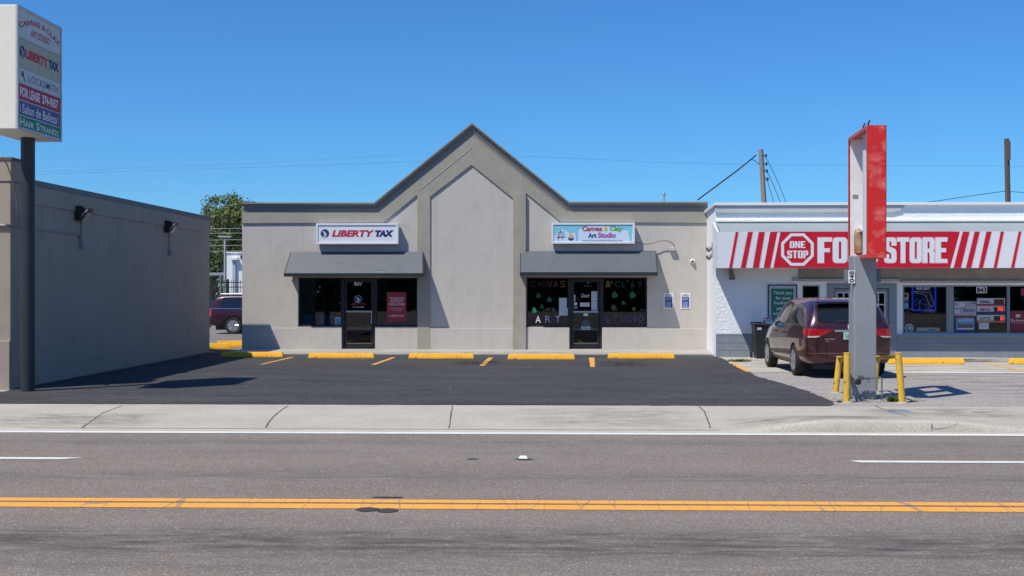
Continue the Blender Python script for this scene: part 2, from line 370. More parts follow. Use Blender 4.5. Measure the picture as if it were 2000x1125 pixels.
def crackline(pts, w, z=.0085):
    P = [G(u, v) for u, v in pts]; mb = MB(); rnd = random.Random(int(pts[0][0])); Q = []
    for a, b in zip(P, P[1:]):
        for k in range(6): Q.append(a.lerp(b, k / 6) + Vector((rnd.uniform(-.006, .006), 0, 0)))
    Q.append(P[-1]); vs = []
    def zz(p): t = min(1, max(0, (p.y - SW0) / (SW1 - SW0))); return z + lift(p.x) * (1 - min(1, t / .75)) ** 1.2
    for p in Q:
        ww = w * rnd.uniform(.7, 1.3); vs += [(p.x - ww, p.y, zz(p)), (p.x + ww, p.y, zz(p))]
    mb.add(vs, [(2 * i, 2 * i + 1, 2 * i + 3, 2 * i + 2) for i in range(len(Q) - 1)])
    return mb
cm = MB()
for pts, w in (([(160, 837), (178, 823), (200, 808), (238, 793)], .008), ([(518, 836), (532, 816), (545, 805), (563, 793)], .009),
               ([(877, 837), (880, 815), (884, 793)], .008), ([(1387, 837), (1382, 820), (1375, 804), (1364, 793)], .009), ([(1772, 822), (1745, 808), (1708, 793)], .008)):
    m_ = crackline(pts, w); cm.add(m_.v, m_.f)
struct('sidewalk_joint', cm, M_CRACK, noflip=True)
mb = MB(); mb.add(strip(-30, G(1405, 840).x, SW0 - .018, SW0 + .012, .0082), [(0, 1, 2, 3)])
struct('gutter_joint', mb, mat('joint_soft', (.21, .18, .15), (.30, .27, .23), ns=3, rough=1), noflip=True)
# broken notch in the kerb by the store
kx = G(1797, 836).x; mb = MB()
yk = SW0 - .135; zt = .135
for a, b in (((kx, zt + .006), (kx + .02, .045)), ((kx + .02, .045), (kx + .14, .05)), ((kx + .14, .05), (kx + .36, zt - .012))):
    for (x0, z0), (x1, z1) in ((a, b),): mb.add([(x0, yk - .004, z0), (x1, yk - .004, z1), (x1, yk - .004, z1 + .006), (x0, yk - .004, z0 + .006)], [(0, 1, 2, 3)])
mb.add([(kx - .004, yk - .004, .02), (kx + .005, yk - .004, .02), (kx + .005, yk - .004, .12), (kx - .004, yk - .004, .12)], [(0, 1, 2, 3)])
struct('kerb_crack', mb, mat('crack_dark', (.16, .11, .09), (.13, .085, .07), ns=9, rough=1), noflip=True)

# parking lots
FRY = 39.2                                  # plane of the beige facade
P = lambda u, v: (G(u, v).x, G(u, v).y)
mb = MB()
edge = [(1632, 791.6), (1622, 784), (1606, 777), (1575, 764), (1530, 751), (1480, 736), (1440, 718.5), (1418, 704), (1398, 696)]
rnd = random.Random(3); E = []
for (a, b) in zip(edge, edge[1:]):
    for k in range(7):
        t = k / 7; p = G(a[0] + (b[0] - a[0]) * t, a[1] + (b[1] - a[1]) * t); E.append((p.x + rnd.uniform(-.04, .04), p.y + rnd.uniform(-.03, .03)))
fe = [(-10.28 + k * .16, SW1 - .02 + rnd.gauss(0, .014)) for k in range(int((G(1635, 792).x + 10.28) / .16))]
mb.sheet(GR, fe + E + [(4.66, 36.5), (4.84, 38.9), (-10.28, 38.9)], h=.011)
mb.sheet(GR, [(-30, SW1 - .02), (-10.28, SW1 - .02), (-10.28, 23.6), (-30, 23.6)], h=.011)
struct('parking_lot', mb, M_LOT, noflip=True)
mb = MB(); mb.sheet(GR, [(3.0, SW1 - .05), (40, SW1 - .05), (40, 36.0), (3.0, 36.4)], h=.0045); struct('store_lot', mb, M_OLD, noflip=True)
mb = MB(); mb.sheet(GR, [(3.9, G(1800, 728).y - .02), (40, G(1800, 728).y - .02), (40, 36), (4.6, 36), (4.2, 34.6)], h=.0085)
struct('stall_concrete', mb, mat('stained_concrete', (.55, .52, .46), (.23, .21, .19), ns=1.3, rough=.95, fine=.15, fs=25, st=(.45, 1.5, 1), det=8), noflip=True)
mb = MB(); mb.sheet(GR, [(-60, 39.0), (-9.5, 39.0), (-9.5, 39.25), (60, 56), (60, 62), (-60, 62)], h=.006)
struct('rear_lot', mb, mat('rear_asphalt', (.16, .155, .155), (.20, .19, .185), ns=.5, rough=.95, fine=.2, fs=20), noflip=True)
mb = MB()
for k in range(9):
    y = 44.2 + k * .95; mb.sheet(GR, sq(-26, -8.2, y, y + .22), h=.011)
struct('rear_lot_patch', mb, mat('rear_streak', (.25, .235, .225), (.17, .16, .155), ns=1.5, rough=.95, st=(.4, 2, 1)), noflip=True)
mb = MB()
mb.sheet(GR, [P(506, 713), P(514, 712.6), P(575, 698.5), P(568, 698.5)], h=.0155)
mb.sheet(GR, [P(724, 713.5), P(733, 713.5), P(773, 699), P(765, 699)], h=.0155)
mb.sheet(GR, [P(936, 715.5), P(946, 715.5), P(963, 699.5), P(954, 699.5)], h=.0155)
mb.sheet(GR, [P(1153, 718), P(1162, 718), P(1161, 699.5), P(1150, 699.5)], h=.0155)
mb.sheet(GR, [P(1458, 727.5), P(1470, 728), P(1448, 717), P(1437, 709.5), P(1428, 709.5), P(1440, 719)], h=.0165)
mb.sheet(GR, [P(1926, 712), P(1935, 712), P(2010, 726), P(2000, 727)], h=.0130)
struct('stall_marking', mb, cracked('stall_yellow', (.74, .38, .07), (.30, .18, .08), sc=6, w=.02), noflip=True)
mb = MB(); mb.sheet(GR, sq(G(1748, 729).x, 40, G(1850, 729).y - .06, G(1850, 727.5).y), h=.0125)
struct('stall_line_marking', mb, M_WPAINT, noflip=True)
# concrete walk in front of the shops
mb = MB(); mb.ext(GR, [(-9.70, 36.55), (4.735, 36.55), (4.87, 39.3), (-9.70, 39.3)], [], -.1, .045); struct('walkway', mb, M_SLAB, bevel=.015)
mb = MB(); mb.sheet(GR, [P(1395, 697), P(1420, 703), P(1446, 716), P(1500, 716), P(1500, 699)], h=.0075)
struct('store_apron', mb, mat('apron_concrete', (.42, .39, .35), (.27, .25, .22), ns=2, rough=.95, fine=.15, fs=25), noflip=True)
mb = MB(); mb.sheet(GR, [P(-40, 767), P(8, 766), P(32, 759.5), P(26, 757), P(-40, 757)], h=.014); struct('left_walk', mb, M_SLAB, noflip=True)
def stain(name, x0, x1, y0, y1, zf, c, strength, sc=(1.2, 3, 1), lo=.42, hi=.62, n=24):
    key = name + str(round(x0, 1)) + str(round(y0, 1)); m = bpy.data.materials.new(key); m.use_nodes = True; n_, l = m.node_tree.nodes, m.node_tree.links; p = n_['Principled BSDF']
    p.inputs['Base Color'].default_value = (*c, 1); p.inputs['Roughness'].default_value = .9
    tc = n_.new('ShaderNodeTexCoord'); ma = n_.new('ShaderNodeMapping'); ma.inputs['Scale'].default_value = sc; l.new(tc.outputs['Object'], ma.inputs[0])
    a = n_.new('ShaderNodeTexNoise'); a.inputs['Scale'].default_value = 1.5; a.inputs['Detail'].default_value = 9; a.inputs['Roughness'].default_value = .7; l.new(ma.outputs[0], a.inputs['Vector'])
    r = n_.new('ShaderNodeMapRange'); r.inputs['From Min'].default_value = lo; r.inputs['From Max'].default_value = hi; r.inputs['To Max'].default_value = strength; l.new(a.outputs[0], r.inputs[0])
    sx = n_.new('ShaderNodeSeparateXYZ'); l.new(tc.outputs['Generated'], sx.inputs[0]); last = r.outputs[0]
    for k in (0, 1):
        i = n_.new('ShaderNodeMath'); i.operation = 'SUBTRACT'; i.inputs[0].default_value = 1; l.new(sx.outputs[k], i.inputs[1])
        q = n_.new('ShaderNodeMath'); q.operation = 'MULTIPLY'; l.new(sx.outputs[k], q.inputs[0]); l.new(i.outputs[0], q.inputs[1])
        w = n_.new('ShaderNodeMath'); w.operation = 'MULTIPLY'; w.use_clamp = True; w.inputs[1].default_value = 5; l.new(q.outputs[0], w.inputs[0])
        e = n_.new('ShaderNodeMath'); e.operation = 'MULTIPLY'; l.new(last, e.inputs[0]); l.new(w.outputs[0], e.inputs[1]); last = e.outputs[0]
    t = n_.new('ShaderNodeBsdfTransparent'); mx = n_.new('ShaderNodeMixShader'); l.new(last, mx.inputs[0]); l.new(t.outputs[0], mx.inputs[1]); l.new(p.outputs[0], mx.inputs[2]); l.new(mx.outputs[0], n_['Material Output'].inputs[0])
    mb = MB(); vs = []; ny = 6
    for j in range(ny + 1):
        for i in range(n + 1): x = x0 + (x1 - x0) * i / n; y = y0 + (y1 - y0) * j / ny; vs.append((x, y, zf(x, y)))
    mb.add(vs, [(j * (n + 1) + i, j * (n + 1) + i + 1, (j + 1) * (n + 1) + i + 1, (j + 1) * (n + 1) + i) for j in range(ny) for i in range(n)])
    struct(name, mb, m, noflip=True)
swz = lambda x, y: .0125 + lift(x) * (1 - min(1, max(0, (y - SW0) / (SW1 - SW0)) / .75)) ** 1.2
stain('sidewalk_stain', G(1400, 820).x, G(1790, 820).x, SW0 + .05, SW0 + 1.5, swz, (.16, .145, .12), .62)
stain('sidewalk_stain', G(-20, 820).x, G(330, 820).x, SW0 + .1, SW0 + 2.2, swz, (.28, .25, .20), .55)
stain('sidewalk_stain', G(1000, 820).x, G(1380, 820).x, SW0 + .1, SW1 - .2, swz, (.30, .28, .25), .4)
stain('sidewalk_stain', G(1650, 806).x, G(2010, 806).x, SW0 + 1.4, SW1 - .1, swz, (.25, .235, .21), .6)
fl = lambda z: (lambda x, y: z)
stain('lot_dust', G(600, 705).x, G(740, 705).x, 33.4, 34.9, fl(.0185), (.22, .17, .13), .5, sc=(2, 4, 1))
stain('lot_scuff', -8, 3.5, 22, 34, fl(.0175), (.115, .11, .115), .40, sc=(.35, 2.4, 1), lo=.50, hi=.72)
stain('lot_scuff', -9.5, -5.0, 21.2, 23.4, fl(.0185), (.22, .20, .18), .55, sc=(1.2, 4, 1), lo=.52, hi=.68)
stain('lot_scuff', 1.0, 5.0, 21.2, 25.5, fl(.0195), (.20, .19, .18), .45, sc=(1.5, 3, 1), lo=.52, hi=.70)
stain('lot_oil', -2.6, -1.2, 31.5, 33.8, fl(.0190), (.012, .012, .014), .6, sc=(2, 2, 1), lo=.45, hi=.6)
stain('lot_oil', 1.2, 2.5, 31.0, 33.6, fl(.0190), (.012, .012, .014), .6, sc=(2, 2, 1), lo=.45, hi=.6)
stain('walk_stain', -9.6, 4.6, 36.58, 37.6, fl(.0475), (.16, .14, .12), .5, sc=(1, 3, 1), lo=.45, hi=.65)
stain('store_lot_stain', 7.5, 13, 33.0, 35.3, fl(.0135), (.07, .06, .055), .85, sc=(.9, 2.5, 1), lo=.45, hi=.6)
stain('store_lot_stain', 6.6, 12, 22.0, 30.0, fl(.0135), (.14, .125, .115), .5, sc=(.4, 1.8, 1), lo=.48, hi=.68)
stain('road_stain', -8, 9, 9.0, 10.3, fl(-.0025), (.07, .063, .06), .30, sc=(1.2, 7, 1), lo=.46, hi=.62, n=8)
# gravel at the sign base, blue utility paint on the walk
mb = MB(); rnd = random.Random(5); c = G(1690, 782)
mb.sheet(GR, [(c.x + 1.02 * math.cos(t) * rnd.uniform(.85, 1.1), c.y + .42 * math.sin(t) * rnd.uniform(.8, 1.1)) for t in (k * .2 for k in range(31))], h=.0088)
struct('gravel_patch', mb, mat('gravel', (.30, .27, .24), (.16, .14, .12), ns=14, rough=1, bump=1, bs=50, fine=.4, fs=45, speck=(30, .8, (.5, .48, .44))), noflip=True)
mb = MB(); mb.sheet(GR, [P(1744, 809.5), P(1785, 809.5), P(1771, 801.5), P(1733, 801.5)], h=.0125)
struct('utility_paint', mb, mat('blue_paint', (.10, .22, .42), (.30, .36, .42), ns=5, rough=.9, fine=.2, fs=40), noflip=True)
# ================================================================== BEIGE TWO-SHOP BUILDING
FA = Fr((0, FRY, 0))
f = FA.px
B = thing('shop_building', 'greige stucco two-shop building with a tall central gable and shaded cornice', 'building', (-2.5, FRY, 0))
XL, XR = f(473, 500)[0], f(1380.5, 600)[0]
zb = .04
def fpoly(pts, h=0): return [f(u, v, h) for u, v in pts]
GX = f(921, 300)[0]
wall_out = [(XL, zb), (XR, zb), (XR, f(1378, 402)[1]), f(1111, 402), f(922, 246), f(730, 402), (XL, f(473, 402)[1])]
def opening(u0, ud0, ud1, u1, vt, vs, vb):
    return [f(u0, vs), f(u0, vt), f(u1, vt), f(u1, vs), f(ud1, vs), f(ud1, vb), f(ud0, vb), f(ud0, vs)]
O1 = opening(582, 667.5, 733, 815.5, 542, 640, 681.6); O2 = opening(1028, 1112, 1176, 1264, 541.5, 640.5, 681.6)
mb = MB(); mb.ext(FA, wall_out, [O1, O2], -.30, 0); mb.build('wall', M_WALL, B)
mb = MB(); zr = f(473, 402)[1] - .12
mb.box(XL, XL + .25, FRY + .30, FRY + 14, zb, zr + .1); mb.box(XR - .25, XR - .01, FRY + .30, FRY + 14, zb, zr + .1); mb.box(XL + .25, XR - .25, FRY + 13.75, FRY + 14, zb, zr + .1)
mb.build('side_wall', M_WALL, B)
mb = MB(); mb.box(XL + .25, XR - .25, FRY + .30, FRY + 13.75, zr - .5, zr - .3); mb.build('roof', mat('roof_membrane', (.5, .5, .5), (.4, .4, .4), rough=.9), B)
# wainscot: the lower wall stands slightly proud
mb = MB(); hw = .035
for a, b in ((473, 667.5), (733, 816), (840, 1002), (1027, 1112), (1176, 0)):
    x0 = XL if a == 473 else f(a, 660)[0]; x1 = XR if b == 0 else f(b, 660)[0]
    mb.fbox(FA, x0, x1, zb, f(921, 641)[1], .001, hw)
mb.build('wainscot', M_WALL, B, bevel=.008)
for a, b in ((582, 667.5), (733, 815.5), (1028, 1112), (1176, 1264)):
    mb = MB(); mb.fbox(FA, f(a, 660)[0], f(b, 660)[0], f(921, 641)[1] + .001, f(921, 638.5)[1], -.14, hw - .004); mb.build('window_sill', M_WALL, B, bevel=.006)
ht = .045
tp = [(473, 436), (748, 434.5), (815, 380), (815, 690), (840, 690), (840, 384.5), (921, 322), (1002, 387.5), (1002, 690), (1027, 690), (1027, 377), (1096, 433.5), (1380, 435.5), (1380, 404), (1112, 404), (922, 249), (731, 404), (473, 404)]
T = []
for u, v in tp:
    x, z = f(u, v, ht)
    if u == 473: x = XL
    if u == 1380: x = XR
    if v == 690: z = zb
    T.append((x, z))
mb = MB(); mb.ext(FA, T, [], .001, ht); mb.build('trim_band', M_TRIM, B, bevel=.006)
a, b = Vector(f(818, 372, ht)), Vector(f(921, 289, ht)); nn_ = Vector((-(b - a).y, (b - a).x)).normalized() * .008
mb = MB(); mb.ext(FA, [a - nn_, b - nn_, b + nn_, a + nn_], [], ht, ht + .010); mb.build('sunlit_band_seam', M_WALL, B)  # lighter stucco strip paints the sunlight caught along the band's groove
x0_, x1_ = f(1002, 500, ht)[0], f(1027, 500, ht)[0]; mb = MB(); mb.fbox(FA, x0_ + .004, x1_ + .003, zb, f(1027, 377, ht)[1] - .02, ht, .105); mb.build('pilaster', M_TRIM, B, bevel=.006)
# cornice swept along the roofline
hc = .16
path = [(f(472, 395.3, hc)[0], f(472, 395.3, hc)[1]), f(730, 395.6, hc), f(922, 239.5, hc), f(1112, 394, hc), (XR + .02, f(1378, 394, hc)[1])]
prof = [(0, -.34), (0, hc), (.042, hc), (.044, hc - .04), (.06, .085), (.10, .058), (.155, .05), (.17, .052), (.173, .078), (.19, .078), (.195, .052), (.285, .05), (.285, -.0)]
def mitre(path, dn):
    out = []
    for i, p in enumerate(path):
        p = Vector(p); n1 = n2 = None
        if i > 0: d = (p - Vector(path[i - 1])).normalized(); n1 = Vector((d.y, -d.x))
        if i < len(path) - 1: d = (Vector(path[i + 1]) - p).normalized(); n2 = Vector((d.y, -d.x))
        n = (n1 or n2) if not (n1 and n2) else (n1 + n2).normalized(); k = 1 / max(.3, n.dot(n1 or n2))
        out.append(p + n * dn * k)
    return out
mb = MB(); rings = [[FA.p(q.x, q.y, pr) for q in mitre(path, dn)] for dn, pr in prof]
m_ = len(path); vs = [v for r_ in rings for v in r_]; fs = []
for i in range(len(rings)):
    j = (i + 1) % len(rings)
    for k in range(m_ - 1): fs.append((i * m_ + k, i * m_ + k + 1, j * m_ + k + 1, j * m_ + k))
fs += [tuple(i * m_ for i in range(len(rings))), tuple(i * m_ + m_ - 1 for i in range(len(rings)))[::-1]]
mb.add(vs, fs); mb.build('cornice', M_CORN, B)
# roof vent pipe seen over the parapet
c = atY(1297, 385, FRY + 5); mb = MB(); mb.tube([(c.x, FRY + 5, zr - .3), (c.x, FRY + 5, c.z + .06)], .03); mb.lathe((c.x, FRY + 5, c.z + .06), (0, 0, 1), [(.05, 0), (.06, .05), (.03, .12)]); mb.build('vent_pipe', M_ALU, B, smooth=40)

def storefront(u0, ud0, ud1, u1, vt, vs, vb, hd):
    """frames, panes and the door of one shop"""
    x0, xa, xb, x1 = (f(u, 600)[0] for u in (u0, ud0, ud1, u1)); um = (ud0 + ud1) / 2
    zt, zs, zd = f(um, vt)[1], f(um, vs - 2.5)[1], f(um, vb)[1]
    for a, b in ((x0, xa), (xb, x1)):
        mb = MB(); w = .045
        mb.fbox(FA, a, a + w, zs, zt, -.16, -.09); mb.fbox(FA, b - w, b, zs, zt, -.16, -.09)
        mb.fbox(FA, a + w, b - w, zs, zs + w, -.16, -.09); mb.fbox(FA, a + w, b - w, zt - w, zt, -.16, -.09)
        wn = mb.build('window', M_BRZ, B, bevel=.004)
        g = MB(); g.fbox(FA, a + w, b - w, zs + w, zt - w, -.128, -.122); g.build('pane', M_GLASS, wn)
    mb = MB(); w = .07
    mb.fbox(FA, xa, xa + w, zd, zt, -.19, -.07); mb.fbox(FA, xb - w, xb, zd, zt, -.19, -.07); mb.fbox(FA, xa + w, xb - w, zt - .07, zt, -.19, -.07)
    mb.fbox(FA, xa + w, xb - w, zd - .03, zd + .03, -.19, -.04)
    mb.build('door_frame', M_BRZ, B, bevel=.004)
    mb = MB(); a, b, lo, hi = xa + w + .01, xb - w - .01, zd + .04, zt - .08; s = .065
    mb.fbox(FA, a, a + s, lo, hi, -.15, -.10); mb.fbox(FA, b - s, b, lo, hi, -.15, -.10); mb.fbox(FA, a + s, b - s, lo, lo + .14, -.15, -.10); mb.fbox(FA, a + s, b - s, hi - s, hi, -.15, -.10)
    d = mb.build('door', M_BRZ, B, bevel=.004)
    g = MB(); g.fbox(FA, a + s, b - s, lo + .14, hi - s, -.128, -.122); g.build('pane', M_GLASS, d)
    g = MB(); g.fbox(FA, a + s - .01, b - s + .01, lo + .13, lo + .142, -.104, -.094); g.build('kick_rail', M_ALU, d)
    g = MB(); g.fbox(FA, a + s * .6, b - s * .6, hd, hd + .05, -.095, -.055)
    if u0 < 900: g.fbox(FA, b - s * .9, b - s * .5, hd - .36, hd + .05, -.095, -.05)
    g.build('push_bar', M_ALU, d, bevel=.006)
    return xa, xb, zd, zt
S1 = storefront(582, 667.5, 733, 815.5, 542, 640, 681.6, f(700, 610)[1]); S2 = storefront(1028, 1112, 1176, 1264, 541.5, 640.5, 681.6, f(1144, 610.5)[1])

def awning(u0t, u1t, vt, u0b, u1b, vb, vl, proj):
    """metal shed awning: sloping sheet, valance lip, end panels, soffit"""
    y = proj; zt = f((u0t + u1t) / 2, vt)[1]; xa, xb = f(u0b, vb, y)[0], f(u1b, vb, y)[0]; z1 = f((u0b + u1b) / 2, vb, y)[1]; z2 = f((u0b + u1b) / 2, vl, y)[1]
    ta, tb = f(u0t, vt, .05)[0], f(u1t, vt, .05)[0]
    mb = MB()
    mb.add([FA.p(ta, zt, .05), FA.p(tb, zt, .05), FA.p(xb, z1, y), FA.p(xa, z1, y), FA.p(ta, zt - .03, .046), FA.p(tb, zt - .03, .046), FA.p(xb, z1 - .02, y - .02), FA.p(xa, z1 - .02, y - .02)],
           [(0, 3, 2, 1), (4, 5, 6, 7), (0, 1, 5, 4), (2, 3, 7, 6), (0, 4, 7, 3), (1, 2, 6, 5)])
    rnd = random.Random(int(u0t))
    aw = mb.build('awning', M_AWN, B)
    mb = MB(); mb.fbox(FA, xa - .01, xb + .01, z2, z1 - .002, y - .03, y + .006); mb.build('valance', M_AWNE, aw)
    for s, (t_, b_) in ((-1, (ta, xa)), (1, (tb, xb))):
        mb = MB(); o = s * .012
        q = [FA.p(t_ + o, zt, .05), FA.p(b_ + o, z1, y), FA.p(b_ + o, z2, y), FA.p(t_ + o, z2, .05)]
        mb.add(q + [v + Vector((-s * .03, 0, 0)) for v in q], [(0, 1, 2, 3), (7, 6, 5, 4), (0, 4, 5, 1), (1, 5, 6, 2), (2, 6, 7, 3), (3, 7, 4, 0)]); mb.build('end_panel', M_AWNE, aw)
    mb = MB(); mb.fbox(FA, xa + .03, xb - .03, z2 + .004, z2 + .02, .05, y - .035); mb.build('soffit', M_AWNE, aw)
    return xa, xb, z1, z2, zt, ta, tb
def ghost(A, u0, v0, u1, v1, seed, n):
    xa, xb, z1, z2, zt, ta, tb = A; rnd = random.Random(seed); mb = MB(); pr = .72
    def on(u, v):     # a point of the sloping sheet
        d = ray(u, v); p0 = FA.p(0, zt, .05); p1 = FA.p(0, z1, pr); nrm = (p1 - p0).cross(Vector((1, 0, 0))).normalized(); o = Vector((0, 0, H)); q = o + d * ((p0 - o).dot(nrm) / d.dot(nrm)); return q + (nrm if nrm.y < 0 else -nrm) * .004
    for k in range(n):
        u = rnd.uniform(u0, u1); w = rnd.uniform(3, 22); v = rnd.uniform(v0, v1); hh = rnd.uniform(.5, 1.8)
        mb.add([on(u, v), on(u + w, v + rnd.uniform(-1, 1)), on(u + w * .9, v + hh), on(u + 1, v + hh)], [(0, 1, 2, 3)])
    return mb
A1 = awning(568, 826, 492, 555, 826, 533.5, 540, .72); A2 = awning(1017, 1281, 490.5, 1016, 1284, 531.5, 538.5, .72)

for A, a_ in ((A1, (648, 512, 775, 528, 3, 46)),):
    ghost(A, *a_).build('scuff_marks', mat('awning_scuff', (.125, .14, .158), (.10, .115, .132), ns=6, rough=.5), B, noflip=True)
# ---- what is inside the two shops
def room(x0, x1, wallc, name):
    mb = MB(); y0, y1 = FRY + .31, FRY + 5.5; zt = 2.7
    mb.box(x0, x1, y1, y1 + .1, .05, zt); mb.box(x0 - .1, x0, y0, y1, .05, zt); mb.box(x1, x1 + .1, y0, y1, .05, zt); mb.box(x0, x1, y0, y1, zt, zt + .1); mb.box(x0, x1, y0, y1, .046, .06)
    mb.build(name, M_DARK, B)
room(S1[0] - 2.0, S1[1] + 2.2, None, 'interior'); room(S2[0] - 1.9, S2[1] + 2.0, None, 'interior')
mb = MB()
for u0, u1, v0, v1, d in ((612, 640, 545, 560, 3.2), (612, 640, 592, 598, 3.0), (650, 664, 545, 600, 2.2), (735, 760, 545, 590, 2.6)):
    a = atY(u0, v0, FRY + d); b = atY(u1, v1, FRY + d); mb = MB(); mb.box(a.x, b.x, FRY + d, FRY + d + .04, b.z, a.z); mb.build('blind', mat('blind_grey', (.10, .11, .12), (.08, .09, .10), ns=4), B)


def chair(u, v, lab, k):
    c = atY(u, v, FRY + .62); z = .30
    t = thing('waiting_chair', lab, 'chair', (c.x, c.y, z), R(180 * (k % 2)), 'waiting chairs inside the tax shop')
    for s in (1,):
        q = MB(); M = ROOTM[t.name].inverted()
        def bx(x0, x1, y0, y1, z0, z1, name, m_):
            g = MB(); g.box(x0, x1, y0, y1, z0, z1); g.v = [M @ v_ for v_ in g.v]; g.build(name, m_, t, bevel=.01)
        cb = mat('chair_blue', (.10, .22, .42), (.13, .26, .48), ns=9, rough=.5); cg = mat('chair_chrome', (.5, .52, .55), (.4, .42, .45), ns=9, rough=.3, metal=.8)
        bx(-.25, .25, -.22, .24, .42, .47, 'seat', cb); bx(-.25, .25, .24, .28, .50, .80, 'backrest', cb)
        for xx in (-.25, .23):
            for yy in (-.22, .24): bx(xx, xx + .02, yy, yy + .02, 0, .42, 'leg', cg)
        bx(-.27, -.25, -.22, .26, .62, .65, 'armrest', cg); bx(.25, .27, -.22, .26, .62, .65, 'armrest', cg)
for k, (u, s) in enumerate(((601, 'blue waiting chair inside the shop window nearest the drainage gap'), (634, 'blue waiting chair inside the window just beside the little blue card'), (776, 'blue waiting chair inside the window below the red walk-ins poster'), (805, 'blue waiting chair inside the window at the pilaster end'))): chair(u, 600, s, 0)

# ---- light box signs on the wall
def lightbox(name, lab, u0, v0, u1, v1, d, facem):
    x0, x1, z0, z1 = FA.rect(u0, v0, u1, v1, d)
    t = thing(name, lab, 'sign', ((x0 + x1) / 2, FRY - .05, z0))
    mb = MB(); mb.fbox(FA, x0, x1, z0, z1, .048, d - .03)
    mb.build('cabinet', M_FRAMEW, t, bevel=.01)
    mb = MB(); w = .065; mb.ext(FA, sq(x0, x1, z0, z1), [sq(x0 + w, x1 - w, z0 + w, z1 - w)], d - .028, d); mb.build('frame', M_FRAMEW, t, bevel=.006)
    mb = MB(); mb.fbox(FA, x0 + w, x1 - w, z0 + w, z1 - w, d - .0285, d - .022)
    fc = mb.build('face', facem, t)
    return t, fc, (x0 + w, x1 - w, z0 + w, z1 - w), d - .019
t, fc, rr, h = lightbox('wall_sign', 'white light box sign with red and navy lettering above the tax shop awning', 617, 436, 778, 477, .28, M_SIGNW)
r_ = lambda u0, v0, u1, v1: FA.rect(u0, v0, u1, v1, h)
letters(fc, FA, 'LIBERTY', r_(648, 449.5, 731.5, 462.5), h, M_LRED, bold=.05, shear=.22)
letters(fc, FA, 'TAX', r_(732.5, 449.5, 769.5, 462.5), h, M_NAVY, bold=.085, shear=.22)
def torch_logo(parent, fr, cx, cz, r, h, ring=M_NAVY, white=M_SIGNW):
    mb = MB(); mb.sheet(fr, disk(cx, cz, r), h=h); mb.build('logo_disc', ring, parent, noflip=True)
    mb = MB(); k = r
    mb.sheet(fr, [(cx - .7 * k, cz + .62 * k), (cx - .1 * k, cz + .42 * k), (cx + .28 * k, cz + .05 * k), (cx + .38 * k, cz - .42 * k), (cx - .2 * k, cz - .30 * k), (cx - .12 * k, cz + .02 * k)], h=h + .003)
    mb.sheet(fr, sq(cx - .42 * k, cx + .42 * k, cz - .62 * k, cz - .50 * k), h=h + .003); mb.sheet(fr, sq(cx - .30 * k, cx + .28 * k, cz - .88 * k, cz - .70 * k), h=h + .003)
    mb.build('logo_mark', white, parent, noflip=True)
a = f(634.5, 456, h); torch_logo(fc, FA, a[0], a[1], .135, h)

M_CYAN = flat('sign_sky_blue', (.22, .60, .76)); 
t, fc, rr, h = lightbox('wall_sign', 'light blue and white sign of the art studio with coloured lettering', 1077, 435, 1240, 476, .28, mat('sign_pale', (.56, .70, .86), (.60, .72, .86), ns=3, rough=.4))
x0, x1, z0, z1 = rr; r_ = lambda u0, v0, u1, v1: FA.rect(u0, v0, u1, v1, h + .002)
mb = MB(); Wd = x1 - x0; Hd = z1 - z0
prof_ = [(0, .45), (.03, .35), (.05, .62), (.09, .70), (.13, .80), (.17, .62), (.20, .48), (.24, .52), (.275, .58), (.285, .05), (.31, .05), (.305, .62), (.33, .80), (.37, .78), (.40, .93), (.55, .93), (.80, .90), (.84, .78), (.87, .66), (.90, .72), (.94, .66), (.955, .30), (.965, .04), (.985, .04), (.985, .5), (1, .55)]
mb.sheet(FA, [(x0 + Wd * a, z0 + Hd * b) for a, b in prof_] + [(x1, z1), (x0, z1)], h=h); mb.build('paint_drips', M_CYAN, fc, noflip=True)
for s, rc, c in (('Canvas', (1137, 441.5, 1176, 451.5), (.42, .08, .08)), ('&', (1179, 442, 1188, 451), (.65, .55, .05)), ('Clay', (1191, 441.5, 1216, 453.5), (.10, .42, .10)), ('Art', (1148.5, 455, 1165, 464.5), (.01, .06, .28)), ('Studio', (1168, 454, 1203, 464.5), (.45, .10, .38)), ('www.CanvasClayArtStudio.com', (1136.5, 468, 1216, 472.5), (.10, .14, .28))):
    letters(fc, FA, s, r_(*rc), h + .002, flat('ink_' + s.lower()[:6].replace('&', 'and').replace('.', ''), c), bold=.045 if s[0] != 'w' else .01)
mb = MB(); q = lambda u, v: f(u, v, h + .002)       # easel and paint pot drawings
for a, b in (((1090, 470), (1095, 450)), ((1099, 470), (1095, 450)), ((1086, 464), (1104, 463))):
    a, b = Vector(q(*a)), Vector(q(*b)); n = Vector((-(b - a).y, (b - a).x)).normalized() * .008; mb.sheet(FA, [a - n, a + n, b + n, b - n], h=h + .003)
mb.ext(FA, [q(1089, 464), q(1100, 463), q(1099, 452), q(1090, 453)], [[q(1090, 463), q(1099, 462), q(1098.3, 453), q(1091, 453.8)]], h + .001, h + .003); mb.build('easel_drawing', flat('ink_line', (.15, .17, .25)), fc, noflip=True)
mb = MB(); a = q(1115, 461); mb.sheet(FA, disk(a[0], a[1], .07, 16, .06), h=h + .002); mb.build('palette_drawing', flat('peach', (.75, .42, .22)), fc, noflip=True)
mb = MB(); mb.sheet(FA, [q(1109, 464), q(1115, 466), q(1121, 464), q(1120, 468), q(1115, 470), q(1110, 468)], h=h + .0035); mb.build('book_drawing', M_NAVY, fc, noflip=True)
mb = MB(); mb.sheet(FA, [q(1100, 463), q(1104, 463), q(1101.5, 444)], h=h + .0035); mb.build('cone_drawing', M_CYAN, fc, noflip=True)

